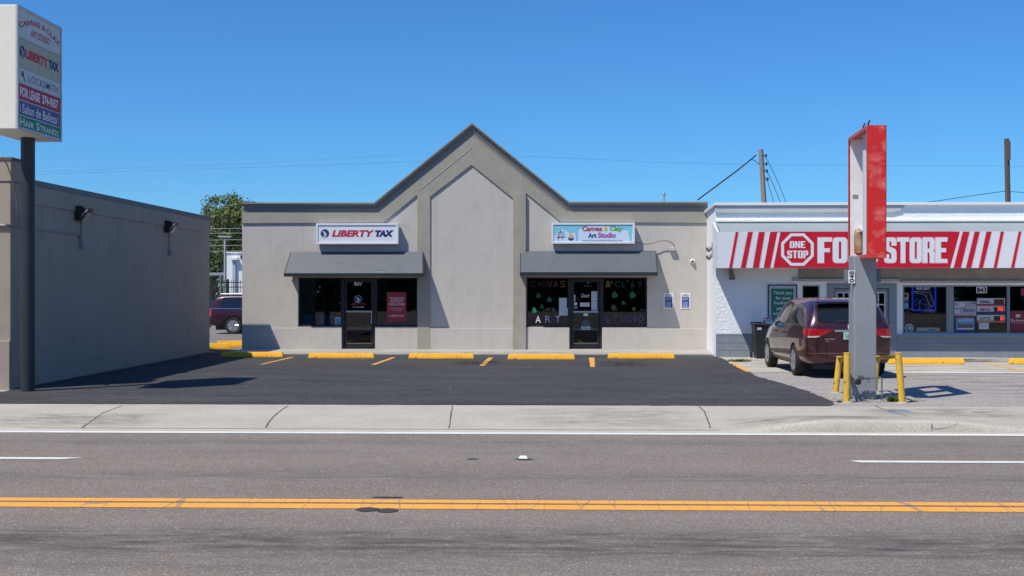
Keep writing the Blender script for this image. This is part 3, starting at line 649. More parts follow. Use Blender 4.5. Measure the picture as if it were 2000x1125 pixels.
# cable from the studio sign to its junction box, camera, notices
t = thing('junction_box', 'small box with looping grey cable beside the studio sign', 'junction box', (f(1313, 486)[0], FRY, f(1313, 490)[1]))
mb = MB(); x0, x1, z0, z1 = FA.rect(1307, 483, 1319, 490, .08); mb.fbox(FA, x0, x1, z0, z1, .001, .13); mb.build('box', M_WALL, t, bevel=.012)
cab = [(1238, 472, .20), (1247, 474, .16), (1256, 476.5, .15), (1266, 477, .15), (1278, 474, .15), (1290, 470.5, .14), (1302, 470, .14), (1311, 473, .14), (1317, 480, .12), (1318, 486, .10)]
mb = MB(); mb.tube([FA.p(*f(u, v, hh), hh) for u, v, hh in cab], .013, 6); mb.build('cable', mat('cable_grey', (.10, .10, .11), (.13, .13, .13), ns=5, rough=.6), t, smooth=60)
t = thing('security_camera', 'small white dome camera on the wall above the notices', 'camera', (f(1352, 511)[0], FRY, f(1352, 511)[1]))
c = FA.p(*f(1352, 510.5), 0); mb = MB(); mb.lathe(c, (0, -1, 0), [(.07, .001), (.075, .03), (.07, .06), (.045, .085)]); mb.build('housing', M_WHITE, t, smooth=40)
mb = MB(); mb.lathe(c, (0, -1, 0), [(.038, .08), (.035, .10), (.015, .115)]); mb.build('lens', M_BLACK, t, smooth=40)
for u0, u1, s, lab in ((1296, 1315.5, 'NOTICE', 'blue notice board half in the awning shade beside the studio window'), (1329.5, 1348.5, 'AVISO', 'blue and white AVISO notice standing fully in the sun by the store corner')):
    x0, x1, z0, z1 = FA.rect(u0, 572.5, u1, 603, .02); t = thing('notice_sign', lab, 'sign', ((x0 + x1) / 2, FRY, z0))
    mb = MB(); mb.fbox(FA, x0, x1, z0, z1, .001, .016); mb.build('board', M_WHITE, t, bevel=.003)
    mb = MB(); mb.fbox(FA, x0 + .035, x1 - .035, z0 + .035, z1 - .11, .0165, .019); fcb = mb.build('face', flat('notice_blue', (.03, .07, .28)), t)
    letters(t, FA, s, (x0 + .05, x1 - .05, z1 - .095, z1 - .035), .018, M_NAVY, bold=.03)
    mb = MB(); scrib(mb, FA, x0 + .055, x1 - .055, z0 + .26, z1 - .13, 5, .0205, int(u0)); scrib(mb, FA, x0 + .055, x1 - .055, z0 + .05, z0 + .21, 4, .0205, int(u1)); mb.build('print', flat('notice_print', (.42, .48, .68)), fcb, noflip=True)

# ---- posters, cards and decals on the glass of the tax shop (stuck on the inside face)
HG = -.117
def card(name, lab, cat, fr, u0, v0, u1, v1, h, m, group=None, th=.004):
    x0, x1, z0, z1 = fr.rect(u0, v0, u1, v1, h); t = thing(name, lab, cat, ((x0 + x1) / 2, fr.o.y - h, z0), 0, group)
    mb = MB(); mb.fbox(fr, x0, x1, z0, z1, h - th / 2, h + th / 2); sh = mb.build('sheet', m, t)
    return t, sh, (lambda a, b, c, d: fr.rect(a, b, c, d, h + .004)), h + th / 2 + .0015
M_PRED = flat('poster_red', (.34, .035, .055))
t, sh, r_, h = card('poster', 'red poster reading WALK-INS ALWAYS WELCOME in the tax shop window', 'poster', FA, 755.5, 570.5, 793.5, 629, HG, M_PRED)
mw = flat('poster_print', (.62, .50, .54))
for s, rc in (('WALK-INS', (760, 580.5, 789, 585)), ('ALWAYS', (762, 586, 787, 590.5)), ('WELCOME', (759, 591.8, 790, 596.5)), ('NO APPOINTMENT', (761, 601.3, 788, 603.3)), ('NO PROBLEM', (765, 604.8, 784, 606.6)), ('LIBERTYTAX', (763.5, 615, 789.5, 618.5))):
    letters(sh, FA, s, r_(*rc), h, mw, bold=.04 if rc[3] - rc[1] > 3 else .015, shear=.2 if 'TAX' in s else 0)
a = f(761, 616.8, h); mb = MB(); mb.ext(FA, disk(a[0], a[1], .024, 16), [disk(a[0], a[1], .014, 16)], h, h + .001); mb.build('emblem', mw, sh, noflip=True)
t, sh, r_, h = card('window_card', 'small pale blue card standing low in the window next to the tax shop door', 'card', FA, 654, 619.5, 667, 638, HG, flat('card_blue', (.22, .50, .66)))
mb = MB(); scrib(mb, FA, *r_(656, 622, 665, 633), 4, h, 5); mb.build('print', M_NAVY, sh, noflip=True)
t = thing('house_number', 'white number 837 at the top of the tax shop door', 'number', (f(700, 553)[0], FRY, f(700, 558)[1]))
letters(t, FA, '837', FA.rect(691.5, 549, 708.5, 558, HG), -.119, M_WHITE, bold=.03)
t = thing('door_decal', 'round eagle logo with red lettering and phone line on the tax shop door glass', 'decal', (f(699.5, 584)[0], FRY, f(700, 600)[1]))
a = f(699.5, 584, HG); 
mb = MB(); mb.sheet(FA, disk(a[0], a[1], .122), h=-.1205); mb.build('logo_rim', flat('decal_rim', (.25, .42, .60)), t, noflip=True)
torch_logo(t, FA, a[0], a[1], .108, -.1185)
letters(t, FA, 'LIBERTYTAX', FA.rect(684.5, 592, 715, 595.8, HG), -.119, M_LRED, bold=.03, shear=.2)
letters(t, FA, '941 723 1040', FA.rect(689.5, 598.5, 710.5, 601, HG), -.119, M_WHITE, bold=.015)

# ---- art studio glass
def glass_word(word, lab, rects, cols, name='window_lettering'):
    name_ = word
    r0 = rects[0]; t = thing(name, lab, 'lettering', (f(r0[0], r0[3])[0], FRY, f(r0[0], r0[3])[1]))
    for ch, rc, c in zip(word, rects, cols): letters(t, FA, ch, FA.rect(*rc, HG), -.1165, mat('glass_ink_%d_%d_%d' % tuple(int(x * 100) for x in c), tuple(q * (.62 if max(c) < .4 and name_ != 'STUDIO' else 1.25) for q in c), rough=.6), name='letter', bold=-.004)
glass_word('CANVAS', 'faint red word painted along the top of the pilaster-side studio window', [(1037, 549, 1046, 561), (1049, 549, 1058, 561), (1060, 549, 1068, 561), (1069, 549, 1078.5, 561.5), (1080.5, 549, 1090.5, 561), (1094, 548.5, 1104, 561)], [(.05, .02, .02), (.05, .02, .02), (.07, .025, .02), (.22, .07, .04), (.22, .07, .04), (.30, .13, .07)])
glass_word('&CLAY', 'yellow ampersand and dark green word atop the notice-side studio window', [(1183, 548.5, 1193, 561), (1201, 549, 1211, 561), (1215, 549, 1222, 561), (1231, 549, 1240, 561), (1245, 549, 1255, 561)], [(.36, .26, .06), (.015, .08, .07), (.015, .08, .06), (.015, .09, .06), (.02, .11, .07)])
glass_word('ART', 'white and violet ART letters low in the pilaster-side studio window', [(1046, 617, 1056, 630.5), (1065, 617, 1075.5, 630), (1085, 617.5, 1094, 630)], [(.62, .60, .85), (.36, .33, .62), (.42, .38, .68)])
glass_word('STUDIO', 'dark violet STUDIO letters low in the notice-side studio window', [(1183, 618, 1192, 630), (1197, 616, 1207, 629), (1212, 616, 1222, 629), (1225, 616, 1236, 629), (1238.5, 616, 1243, 629), (1247, 616, 1257, 629)], [(.03, .04, .16)] + [(.05, .035, .14)] * 4 + [(.12, .06, .24)])
def shamrock(u, v, r, col, lab):
    a = f(u, v, HG); t = thing('shamrock_decal', lab, 'decal', (a[0], FRY, a[1] - r), 0, 'green shamrock decals on the studio windows')
    mb = MB()
    for k in range(3):
        t_ = math.pi / 2 + k * 2 * math.pi / 3 + .2; c = (a[0] + math.cos(t_) * r * .5, a[1] + math.sin(t_) * r * .5); mb.sheet(FA, disk(c[0], c[1], r * .52, 12), h=-.1165 - k * .0004)
    mb.sheet(FA, [(a[0] - .01, a[1]), (a[0] + .012, a[1]), (a[0] + .03, a[1] - r), (a[0] + .005, a[1] - r)], h=-.1185); mb.build('leaf', mat('shamrock_%d' % int(col * 100), (.006, col * (.6 if col < .2 else 1), col * .32), rough=.6), t, noflip=True)
for u, v, r, c, s in ((1051.5, 577.5, .085, .13, 'green shamrock high in the studio window, the one nearest the pilaster'), (1073, 585, .095, .13, 'green shamrock high in the pilaster-side studio window nearer the door'), (1043, 606, .09, .28, 'bright green shamrock lowest in the pilaster-side studio window'), (1058, 599, .07, .12, 'small green shamrock low and central in the pilaster-side studio window'), (1081.5, 605, .07, .13, 'small shamrock beside the paper notices in the pilaster-side studio window'),
                     (1200.5, 576, .11, .16, 'large shamrock high in the notice-side studio window near the door'), (1235.5, 576, .11, .16, 'large shamrock high in the notice-side studio window below the letter A'), (1218, 591.5, .07, .15, 'small shamrock in the centre of the notice-side studio window'), (1197, 600, .075, .12, 'small dim shamrock low in the notice-side studio window near the door'), (1238, 603, .065, .17, 'small shamrock low in the notice-side studio window above the letter I')): shamrock(u, v, r, c, s)
for (rc, lab, n, hh) in (((1092, 582, 1107, 601), 'tall sheet of paper taped in the pilaster-side studio window', 9, HG), ((1092, 601.5, 1110.5, 616), 'wide sheet of paper taped under the tall one in the pilaster-side studio window', 6, HG),
                ((1155, 569, 1169.5, 587), 'upper flowery paper sheet on the studio door', 8, HG), ((1155, 588, 1169.5, 607), 'lower flowery paper sheet on the studio door', 8, HG), ((1133, 591, 1151.5, 599), 'small wide paper strip in the middle of the studio door', 2, HG),
                ((1119, 576, 1123.5, 588.5), 'narrow upright sticker on the studio door', 4, HG), ((1120, 598.5, 1128.5, 603.5), 'little grey sticker above the studio push bar', 2, HG)):
    t, sh, r_, h = card('paper_notice', lab, 'notice', FA, *rc, hh, M_PAPER if 'grey' not in lab else flat('sticker_grey', (.2, .24, .28)))
    mb = MB(); scrib(mb, FA, *r_(rc[0] + 1.5, rc[1] + 1.5, rc[2] - 1.5, rc[3] - 1.5), n, h, n, fill=.3); mb.build('print', flat('print_soft', (.25, .30, .42)), sh, noflip=True)
a = f(1124, 593.5, HG); mb = MB(); mb.ext(FA, disk(a[0], a[1], .055), [], HG, HG + .004); tag(mb.build('round_sticker', M_PAPER), 'round white sticker on the studio door above the push bar', 'sticker')
t = thing('closed_sign', 'cursive white Closed lettering hung in the studio door glass', 'sign', (f(1143, 578)[0], FRY, f(1143, 580)[1]))
letters(t, FA, 'Closed', FA.rect(1135, 573.5, 1151, 581, HG), -.1165, M_PAPER, bold=.01, shear=.3)
letters(t, FA, 'Sorry', FA.rect(1140, 556, 1156, 562, HG), -.1165, flat('dim_ink', (.08, .09, .10)), bold=.0, shear=.3)
t = thing('welcome_sign', 'round hanging Welcome plaque on the studio door', 'sign', (f(1144, 640)[0], FRY, f(1144, 645)[1]))
a = f(1144, 633.5, -.05); hh = -.05
mb = MB(); mb.ext(FA, disk(a[0], a[1], .14), [], hh - .012, hh); dd = mb.build('disc', flat('plaque_slate', (.04, .08, .11)), t)
mb = MB(); mb.ext(FA, [f(1134.5, 638, hh), f(1153.5, 638, hh), f(1152, 644, hh), f(1136, 644, hh)], [], hh + .001, hh + .006); mb.build('banner', flat('plaque_blue', (.36, .55, .62)), t)
letters(t, FA, 'Welcome', FA.rect(1136.5, 639, 1151.5, 643, hh), hh + .008, M_INK, bold=.01, shear=.2)
mb = MB(); mb.tube([FA.p(a[0], f(1144, 618)[1], hh), FA.p(a[0] - .10, a[1] + .10, hh - .005)], .006, 5); mb.tube([FA.p(a[0], f(1144, 618)[1], hh), FA.p(a[0] + .10, a[1] + .10, hh - .005)], .006, 5); mb.build('string', M_CRACK, t)
mb = MB(); mb.ext(FA, sq(*FA.rect(1139.5, 612, 1148.5, 617, -.05)), [], -.055, -.045); t2 = tag(mb.build('number_plate', M_PAPER), 'small white number tag just under the studio push bar', 'plate')
# studio shelf with little cones, glowing fairy lights are unlit small dots
t = thing('craft_display', 'row of small pale cones on the sill inside the notice-side studio window', 'display', (f(1215, 636)[0], FRY + .35, f(1215, 638)[1]))
mb = MB()
a = atY(1178, 639, FRY + .3); b = atY(1262, 639, FRY + .6); mb.box(a.x, b.x, FRY + .25, FRY + .6, a.z - .04, a.z - .005); mb.build('shelf', M_BRZ, t)
for u, hh, r in ((1187, 16, .12), (1199, 5, .03), (1206, 6, .03), (1213, 6, .03), (1221, 6, .03), (1228, 5, .03), (1251, 13, .12)):
    a = atY(u, 639, FRY + .4); mb = MB(); mb.lathe((a.x, FRY + .4, a.z - .005), (0, 0, 1), [(r, 0), (r * .7, hh / 63 * .5), (r * .4, hh / 63)], 12); mb.build('cone', flat('cone_white', (.35, .40, .52)), t, smooth=40)

# ================================================================== GREY BUILDING AT THE NEAR CORNER
LX, LY0, LY1, LZ = -10.33, 23.72, 37.76, 4.09
L = thing('corner_building', 'long grey stucco building whose windowless flank stands in shade', 'building', (LX, LY0, 0))
mb = MB(); mb.box(-26, LX, LY0, LY1, -.02, LZ - .09); mb.build('wall', M_SIDE, L, bevel=.02)
mb = MB(); mb.box(-26, LX + .028, LY0 + .95, LY1 + .02, LZ - .09, LZ + .03); mb.build('parapet_cap', mat('cap_grey', (.12, .12, .125), (.15, .15, .155), ns=3, rough=.6), L)
mb = MB(); mb.box(LX + .002, LX + .03, LY0 + .96, LY1 + .01, LZ - .46, LZ - .095); mb.build('parapet_band', M_SIDE, L, bevel=.006)
za = atX(20, 312, LX).z
mb = MB(); mb.box(-26, LX + .015, LY0 - .02, LY0 + .74, LZ - .088, za); mb.box(-26, LX + .014, LY0 + .74, LY0 + .93, LZ - .088, LZ + .06); q = mb.build('raised_parapet', M_SIDE, L, bevel=.01)
mb = MB(); mb.box(-26, LX + .035, LY0 - .04, LY0 + .77, za + .001, za + .05); mb.build('raised_cap', mat('cap_brown', (.10, .085, .07), (.14, .12, .10), ns=4), L)
mb = MB(); mb.box(-26, LX - .004, LY0 - .05, LY0 - .001, .0, .95); mb.build('front_plinth', M_SIDE, L, bevel=.01)
mb = MB(); rnd = random.Random(12); y = LY0 - .1; a_ = []; b_ = []
while y < LY1: a_.append((LX + .001, y)); b_.append((LX + rnd.uniform(.02, .09), y)); y += .12
mb.sheet(GR, a_ + b_[::-1], h=.0205); o = mb.build('grit', mat('pale_grit', (.20, .185, .17), (.10, .09, .085), ns=12, rough=1, fine=.3, fs=40), noflip=True); o['kind'] = 'stuff'
def wx(u, v, o=0): return atX(u, v, LX + o)
def wall_light(u, v, w):
    c = wx(u, v, .02); mb = MB()
    mb.box(LX + .031, LX + .12, c.y - w, c.y + w, c.z - .16, c.z + .16)
    vs = [(LX + .12, c.y - w, c.z + .16), (LX + .12, c.y + w, c.z + .16), (LX + .31, c.y + w, c.z + .11), (LX + .31, c.y - w, c.z + .11), (LX + .12, c.y - w, c.z - .16), (LX + .12, c.y + w, c.z - .16), (LX + .29, c.y + w, c.z + .04), (LX + .29, c.y - w, c.z + .04)]
    mb.add(vs, [(0, 1, 2, 3), (4, 7, 6, 5), (0, 4, 5, 1), (1, 5, 6, 2), (2, 6, 7, 3), (3, 7, 4, 0)])
    o = mb.build('wall_light', M_BLACK, L, bevel=.008)
    mb = MB(); mb.add([(LX + .15, c.y - w + .03, c.z - .158), (LX + .15, c.y + w - .03, c.z - .158), (LX + .285, c.y + w - .03, c.z + .025), (LX + .285, c.y - w + .03, c.z + .025)], [(0, 1, 2, 3)])
    mb.v = [v + Vector((.004, 0, -.012)) for v in mb.v]; mb.build('lens', mat('lens_grey', (.30, .31, .32), (.25, .26, .27), ns=6, rough=.3), o)
    mb = MB(); mb.add([(LX + .31, c.y - w - .003, c.z + .10), (LX + .29, c.y - w - .003, c.z + .04), (LX + .15, c.y - w - .003, c.z - .12), (LX + .19, c.y - w - .003, c.z + .0)], [(0, 1, 2, 3)]); mb.build('side_glass', MC['lens_grey'], o)
    return c
cl = [wall_light(152, 417, .17), wall_light(325, 443, .17)]
M_COND = mat('conduit_grey', (.25, .24, .235), (.29, .28, .27), ns=5, rough=.7)
for c, (ub, vb) in zip(cl, ((157, 479), (329, 493))):
    b = wx(ub, vb); mb = MB(); mb.tube([(LX + .03, b.y, c.z - .15), (LX + .03, b.y, b.z + .06)], .018, 6); mb.box(LX + .001, LX + .09, b.y - .07, b.y + .07, b.z - .09, b.z + .07); mb.build('junction_box', M_COND, L, bevel=.004)
mb = MB(); mb.tube([wx(10, 439, .02), wx(60, 446, .02), wx(150, 458, .02), wx(156, 462, .02), wx(157, 474, .02)], .016, 6); mb.build('conduit', M_COND, L, smooth=60)
mb = MB(); g0 = Vector((LX - .5, LY0 - .25, atX(0, 438, LX).z)); mb.tube([(LX - .9, LY0 - .03, g0.z), (LX - .02, LY0 - .03, g0.z), wx(12, 439.5, .02)], .03, 8); mb.build('front_conduit', M_COND, L, smooth=60)
# sagging service cable hung from the raised parapet
mb = MB(); pts = [wx(2, 306, .1), wx(14, 322, .1), wx(24, 350, .12), wx(31, 385, .12), wx(37, 415, .10), wx(42, 447, .03)]
mb.tube(pts, .016, 6); tag(mb.build('service_cable', mat('cable_tan', (.36, .31, .22), (.28, .24, .17), ns=5, rough=.7), smooth=60), 'tan service cable drooping down from the parapet behind the black pole', 'cable')

# ================================================================== WHITE FOOD STORE
SY = 35.6; ST = Fr((0, SY, 0)); SL = ST.px(1398.5, 690)[0]
sx = lambda u, v, h=0: ST.px(u, v, h)
Bs = thing('food_store', 'white stucco food store with grey block base and deep striped canopy', 'building', (8, SY, 0))
ztop = sx(1500, 398)[1]
xw = lambda u: sx(u, 600)[0]
zwt, zwb = sx(1860, 557)[1], sx(1860, 652)[1]
outer = [(SL, 0), (22, 0), (22, ztop - .05), (SL, ztop - .05)]
doorhole = [(xw(1620), .02), (xw(1620), sx(1680, 559)[1]), (xw(1745), sx(1680, 559)[1]), (xw(1745), .02)]
winhole = sq(xw(1763), xw(1763) + 8.2, zwb, zwt); smallhole = sq(xw(1567), xw(1601), sx(1580, 640)[1], sx(1580, 557)[1])
mb = MB(); mb.ext(ST, outer, [doorhole, winhole, smallhole], -.25, 0); mb.build('wall', M_STUC, Bs)
# skewed end wall
e1 = G(1382, 688); mb = MB()
q = [(SL + .002, SY + .001), (4.86, 39.18), (5.1, 39.18), (5.1, SY + .26), (SL + .2, SY + .26)]
mb.ext(GR, q, [], 0, ztop - .08); mb.build('end_wall', M_STUC, Bs)
mb = MB(); mb.box(5.1, 22, SY + 10, SY + 10.2, 0, ztop - .3); mb.build('rear_wall', M_STUC, Bs)
mb = MB(); mb.box(5.1, 22, SY + .25, SY + 10, ztop - .35, ztop - .2); mb.build('roof', MC['roof_membrane'], Bs)
# parapet: cap, flashing, rough stucco, ledge
mb = MB(); z = lambda v: sx(1600, v)[1]
mb.fbox(ST, SL - .06, 22, z(401.5), z(396), -.3, .10); mb.add([(SL - .06, SY - .10, z(396)), (SL - .06, SY - .10, z(401.5)), (4.78, 39.2, z(401.5)), (4.78, 39.2, z(396)), (SL + .2, SY, z(396)), (SL + .2, SY, z(401.5)), (5.0, 39.2, z(401.5)), (5.0, 39.2, z(396))], [(0, 1, 2, 3), (7, 6, 5, 4), (0, 3, 7, 4), (1, 5, 6, 2), (0, 4, 5, 1), (3, 2, 6, 7)])
mb.build('parapet_cap', M_WHITE, Bs, bevel=.008)
mb = MB(); xa = sx(1765, 400)[0]
mb.ext(ST, [(SL - .03, z(416)), (xa - .35, z(416)), (xa - .1, z(412)), (xa + .03, z(402.5)), (SL - .03, z(402.5))], [], .001, .06); mb.build('flashing', mat('flashing_grey', (.48, .50, .50), (.55, .57, .57), ns=1.5, rough=.7), Bs, bevel=.01)
mb = MB(); mb.fbox(ST, SL - .01, 22, z(434), z(428.5), .001, .09); mb.build('ledge', M_STUC, Bs, bevel=.02)
# canopy: sloped metal top, end, soffit
CD = 1.0; FS = Fr((0, SY - CD, 0)); fsx = FS.px
xc0 = SL + .02; xf0 = fsx(1409, 490)[0]; zc0 = fsx(1600, 452.5)[1]; zc1 = fsx(1600, 523.5)[1]
C0 = (FS.px(1401, 520)[0])
mb = MB(); mb.add([(xf0 - .02, SY - CD + .02, zc0), (22, SY - CD + .02, zc0), (22, SY - .002, z(434.5)), (xf0 - .02, SY - .002, z(434.5)), (xf0 - .02, SY - CD + .02, zc0 - .03), (22, SY - CD + .02, zc0 - .03), (22, SY - .002, z(434.5) - .03), (xf0 - .02, SY - .002, z(434.5) - .03)],
                  [(0, 1, 2, 3), (7, 6, 5, 4), (0, 4, 5, 1), (2, 6, 7, 3), (0, 3, 7, 4), (1, 5, 6, 2)])
mb.build('canopy_top', mat('canopy_metal', (.25, .295, .32), (.29, .335, .36), ns=1.2, rough=.5, fine=.04, fs=8), Bs)
mb = MB(); mb.ext(Fr((0, 0, 0), (0, 1, 0), (0, 0, 1), (-1, 0, 0)), [(SY - CD, zc1), (SY - .002, zc1), (SY - .002, z(434.5)), (SY - CD + .02, zc0)], [], -(C0 + .06), -C0); mb.build('canopy_end', M_SIGNW, Bs)
zsf = z(549.5)
mb = MB(); mb.add([(C0 + .07, SY - CD + .06, zc1 + .01), (22, SY - CD + .06, zc1 + .01), (22, SY - .003, zc1 + .06), (C0 + .07, SY - .003, zc1 + .06)], [(0, 1, 2, 3)]); mb.build('soffit', M_SOFF, Bs)
mb = MB(); mb.fbox(ST, xw(1560), 22, zsf, zc1 + .05, .001, .05); mb.build('lintel', M_SOFF, Bs, bevel=.02)
mb = MB(); mb.fbox(ST, xw(1547), xw(1757), z(549), z(544.5), .001, .12); mb.fbox(ST, xw(1759), 22, z(552.5), z(548), .001, .13); mb.build('track', mat('track_grey', (.45, .43, .41), (.38, .36, .34), ns=4), Bs, bevel=.006)
# painted block base
M_BLK = mat('grey_block', (.20, .235, .27), (.235, .27, .31), ns=1.2, rough=.8, bump=.3, bs=30)
def blocks(x0, x1, z1, h, name):
    mb = MB(); mb.fbox(ST, x0, x1, .0, z1, .001, h); b_ = mb.build(name, M_BLK, Bs, bevel=.006)
    g = MB(); k = 0; zz = .0; 
    while zz + .2 < z1 + .05:
        zz += .205
        if zz < z1 - .02: g.fbox(ST, x0, x1, zz - .005, zz + .005, h + .0005, h + .003)
        xx = x0 + (.2 if k % 2 else .4)
        while xx < x1: g.fbox(ST, xx - .004, xx + .004, zz - .2, min(zz - .005, z1), h + .0008, h + .0032); xx += .41
        k += 1
    g.build('mortar_joint', mat('mortar', (.15, .175, .21), (.17, .20, .235), ns=3), b_)
blocks(SL - .004, xw(1620), z(652), .02, 'block_base'); blocks(xw(1752), 22, z(656), .03, 'block_base')
mb = MB(); mb.fbox(ST, xw(1754), 22, z(658), z(653.5), .001, .11); mb.build('window_sill', M_GREY, Bs, bevel=.01)
# entrance: grey surround, double glazed doors with muntins
mb = MB(); xd0, xd1, xd2, xd3 = xw(1616), xw(1620), xw(1745), xw(1750); zdt = z(559)
mb.ext(ST, sq(xw(1615), xw(1751), .02, z(553.5)), [sq(xd1 + .12, xd2 - .12, .03, zdt - .06)], -.1, .035); mb.build('door_frame', M_GREY, Bs, bevel=.01)
xm = (xd1 + xd2) / 2
def leafdoor(a, b, cols):
    lo, hi = .05, zdt - .08; mb = MB(); w = .10
    mb.ext(ST, sq(a, b, lo, hi), [sq(a + w, b - w, lo + .1, hi - w)], -.09, -.05); d = mb.build('door', M_GREY, Bs, bevel=.006)
    g = MB(); g.fbox(ST, a + w, b - w, lo + .1, hi - w, -.075, -.07); g.build('pane', M_GLASS, d)
    g = MB(); A, Bq, Cz, Dz = a + w, b - w, lo + .1, hi - w
    for i in range(cols + 1): x = A + (Bq - A) * i / cols; g.fbox(ST, x - .016, x + .016, Cz, Dz, -.07, -.045)
    for j in range(6): zz = Cz + (Dz - Cz) * j / 5; g.fbox(ST, A, Bq, zz - .016, zz + .016, -.069, -.046)
    g.build('muntin', mat('muntin_white', (.62, .63, .64), (.55, .56, .57), ns=4), d)
leafdoor(xd1 + .125, xm - .012, 3); leafdoor(xm + .012, xd2 - .125, 3)
# windows
def store_window(x0, x1, z0, z1, w=.05):
    mb = MB(); mb.ext(ST, sq(x0, x1, z0, z1), [sq(x0 + w, x1 - w, z0 + w, z1 - w)], -.12, -.03); o = mb.build('window', M_GREY, Bs, bevel=.005)
    g = MB(); g.fbox(ST, x0 + w, x1 - w, z0 + w, z1 - w, -.085, -.08); g.build('pane', M_GLASS, o)
store_window(xw(1763), xw(1853), zwb, zwt); store_window(xw(1861), xw(1970.5), zwb, zwt, .035); store_window(xw(1970.8), xw(2090), zwb, zwt, .035); store_window(xw(2090.2), xw(1763) + 8.2, zwb, zwt)
mb = MB(); mb.fbox(ST, xw(1853), xw(1861), zwb, zwt, -.13, -.02); mb.build('mullion', M_GREY, Bs, bevel=.005)
store_window(xw(1567), xw(1601), z(640), z(557), .03)
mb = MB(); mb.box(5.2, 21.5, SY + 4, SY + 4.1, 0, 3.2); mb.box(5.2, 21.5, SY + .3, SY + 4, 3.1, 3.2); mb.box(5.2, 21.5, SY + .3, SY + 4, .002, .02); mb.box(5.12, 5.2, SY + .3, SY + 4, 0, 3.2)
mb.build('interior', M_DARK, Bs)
# shelves inside
t = thing('store_shelf', 'pale display shelves with dark goods behind the neon sign window', 'shelf', (xw(1808), SY + .9, 0))
mb = MB()
for v in (609.5, 628): a = atY(1764, v, SY + .8); b = atY(1850, v, SY + .8); mb.box(a.x, b.x, SY + .7, SY + 1.2, a.z - .02, a.z + .02)
for u in (1766, 1848): a = atY(u, 600, SY + 1.2); mb.box(a.x - .02, a.x + .02, SY + 1.18, SY + 1.22, .02, 2.1)
mb.build('board', flat('shelf_grey', (.30, .32, .34)), t)
rnd = random.Random(2)
for v in (609.5, 628):
    for k in range(9):
        a = atY(1770 + k * 9, v, SY + .95); w_, h_ = rnd.uniform(.03, .06), rnd.uniform(.08, .2); mb = MB(); mb.lathe((a.x, SY + .95, a.z + .021), (0, 0, 1), [(w_, 0), (w_, h_ * .7), (w_ * .4, h_ * .8), (w_ * .4, h_)], 10)
        mb.build('bottle', mat('goods_%d' % (k % 4), [(.03, .03, .05), (.10, .02, .02), (.04, .08, .04), (.12, .10, .08)][k % 4], rough=.4), t, smooth=40)
# wall lamps by the canopy
c = sx(1428, 538); t = thing('spotlight', 'small grey spotlight hanging under the white end of the canopy', 'lamp', (c[0], SY - .1, c[1]))
mb = MB(); x0, x1, z0, z1 = ST.rect(1422, 526, 1434, 534, .05); mb.fbox(ST, x0 + .03, x1 - .03, z0, z1, .001, .10); mb.build('bracket', M_COND, t, bevel=.01)
mb = MB(); mb.lathe(ST.p(c[0], z0 + .02, .10), (0, -.35, -1), [(.045, 0), (.085, .08), (.09, .19), (.08, .19), (.06, .1)]); mb.build('shade', M_COND, t, smooth=40)
pe = lambda u, v: (lambda p_: p_)(Vector((4.76, 38.0, atY(u, v, 37.6).z)))
t = thing('floodlight', 'twin floodlight with dusty heads high on the store end wall', 'lamp', (4.74, 37.2, atY(1393, 490, 37.2).z))
y = 36.3; xx = SL + (4.86 - SL) * (y - SY) / 3.58; zz = atY(1390, 486, y).z
mb = MB(); mb.box(xx - .06, xx + .005, y - .07, y + .07, zz - .25, zz + .2); mb.build('backplate', M_COND, t, bevel=.01)
for dz in (.05, -.18): mb = MB(); mb.lathe((xx - .05, y, zz + dz), (-.8, -.2, -.45), [(.03, 0), (.05, .05), (.085, .14), (.08, .17)]); mb.build('lamp_head', M_COND, t, smooth=40)

# striped store sign
t = thing('store_sign', 'long red and white striped sign with a white octagon along the store canopy', 'sign', (10, SY - CD, zc1))
M_PINK = flat('stripe_edge', (.80, .50, .56)); x9 = fsx(2160, 480)[0]
mb = MB(); mb.fbox(FS, C0, x9, zc1, zc0, -.02, .03); mb.build('panel', M_SIGNW, t)
hS = .033; zc = (zc0 + zc1) / 2; L2 = FS.rect
def slant(mb, ub0, ub1, ut0, ut1, h): mb.sheet(FS, [(fsx(ub0, 523)[0], zc1 + .005), (fsx(ub1, 523)[0], zc1 + .005), (fsx(ut1, 453)[0], zc0 - .005), (fsx(ut0, 453)[0], zc0 - .005)], h=h)
mb = MB(); slant(mb, 1510, 1855, 1524, 1874, hS)
lst = [(1424, 1429.5, 1437, 1442), (1446.5, 1456, 1461, 1470), (1470, 1482, 1482, 1493.5), (1493, 1508, 1507, 1521), (1862, 1876, 1880, 1893), (1886, 1896, 1903, 1913), (1911, 1919, 1926, 1936), (1940, 1946, 1954, 1960), (1974, 1980, 1989, 1994), (2000, 2006, 2014, 2020)]
for a in lst[:3] + lst[4:]: slant(mb, a[0], a[1], a[2], a[3], hS)
slant(mb, 1491, 1504, 1504, 1518, hS)
mb.sheet(FS, sq(fsx(1510, 523)[0], fsx(1860, 523)[0], zc0 - .012, zc0), h=hS + .001)
mb.build('red_stripe', M_RED, t, noflip=True)
mb = MB()
for a in lst[:3] + lst[4:]:
    slant(mb, a[0] - 1.3, a[0], a[2] - 1.3, a[2], hS); slant(mb, a[1], a[1] + 1.3, a[3], a[3] + 1.3, hS)
mb.build('stripe_edge', M_PINK, t, noflip=True)
def rr(x0, x1, z0, z1, r, n=4, ry=None):
    ry = ry or r; out = []
    for cx, cz, a0 in ((x1 - r, z1 - ry, 0), (x0 + r, z1 - ry, 90), (x0 + r, z0 + ry, 180), (x1 - r, z0 + ry, 270)):
        out += [(cx + r * math.cos(R(a0 + 90 * k / n)), cz + ry * math.sin(R(a0 + 90 * k / n))) for k in range(n + 1)]
    return out
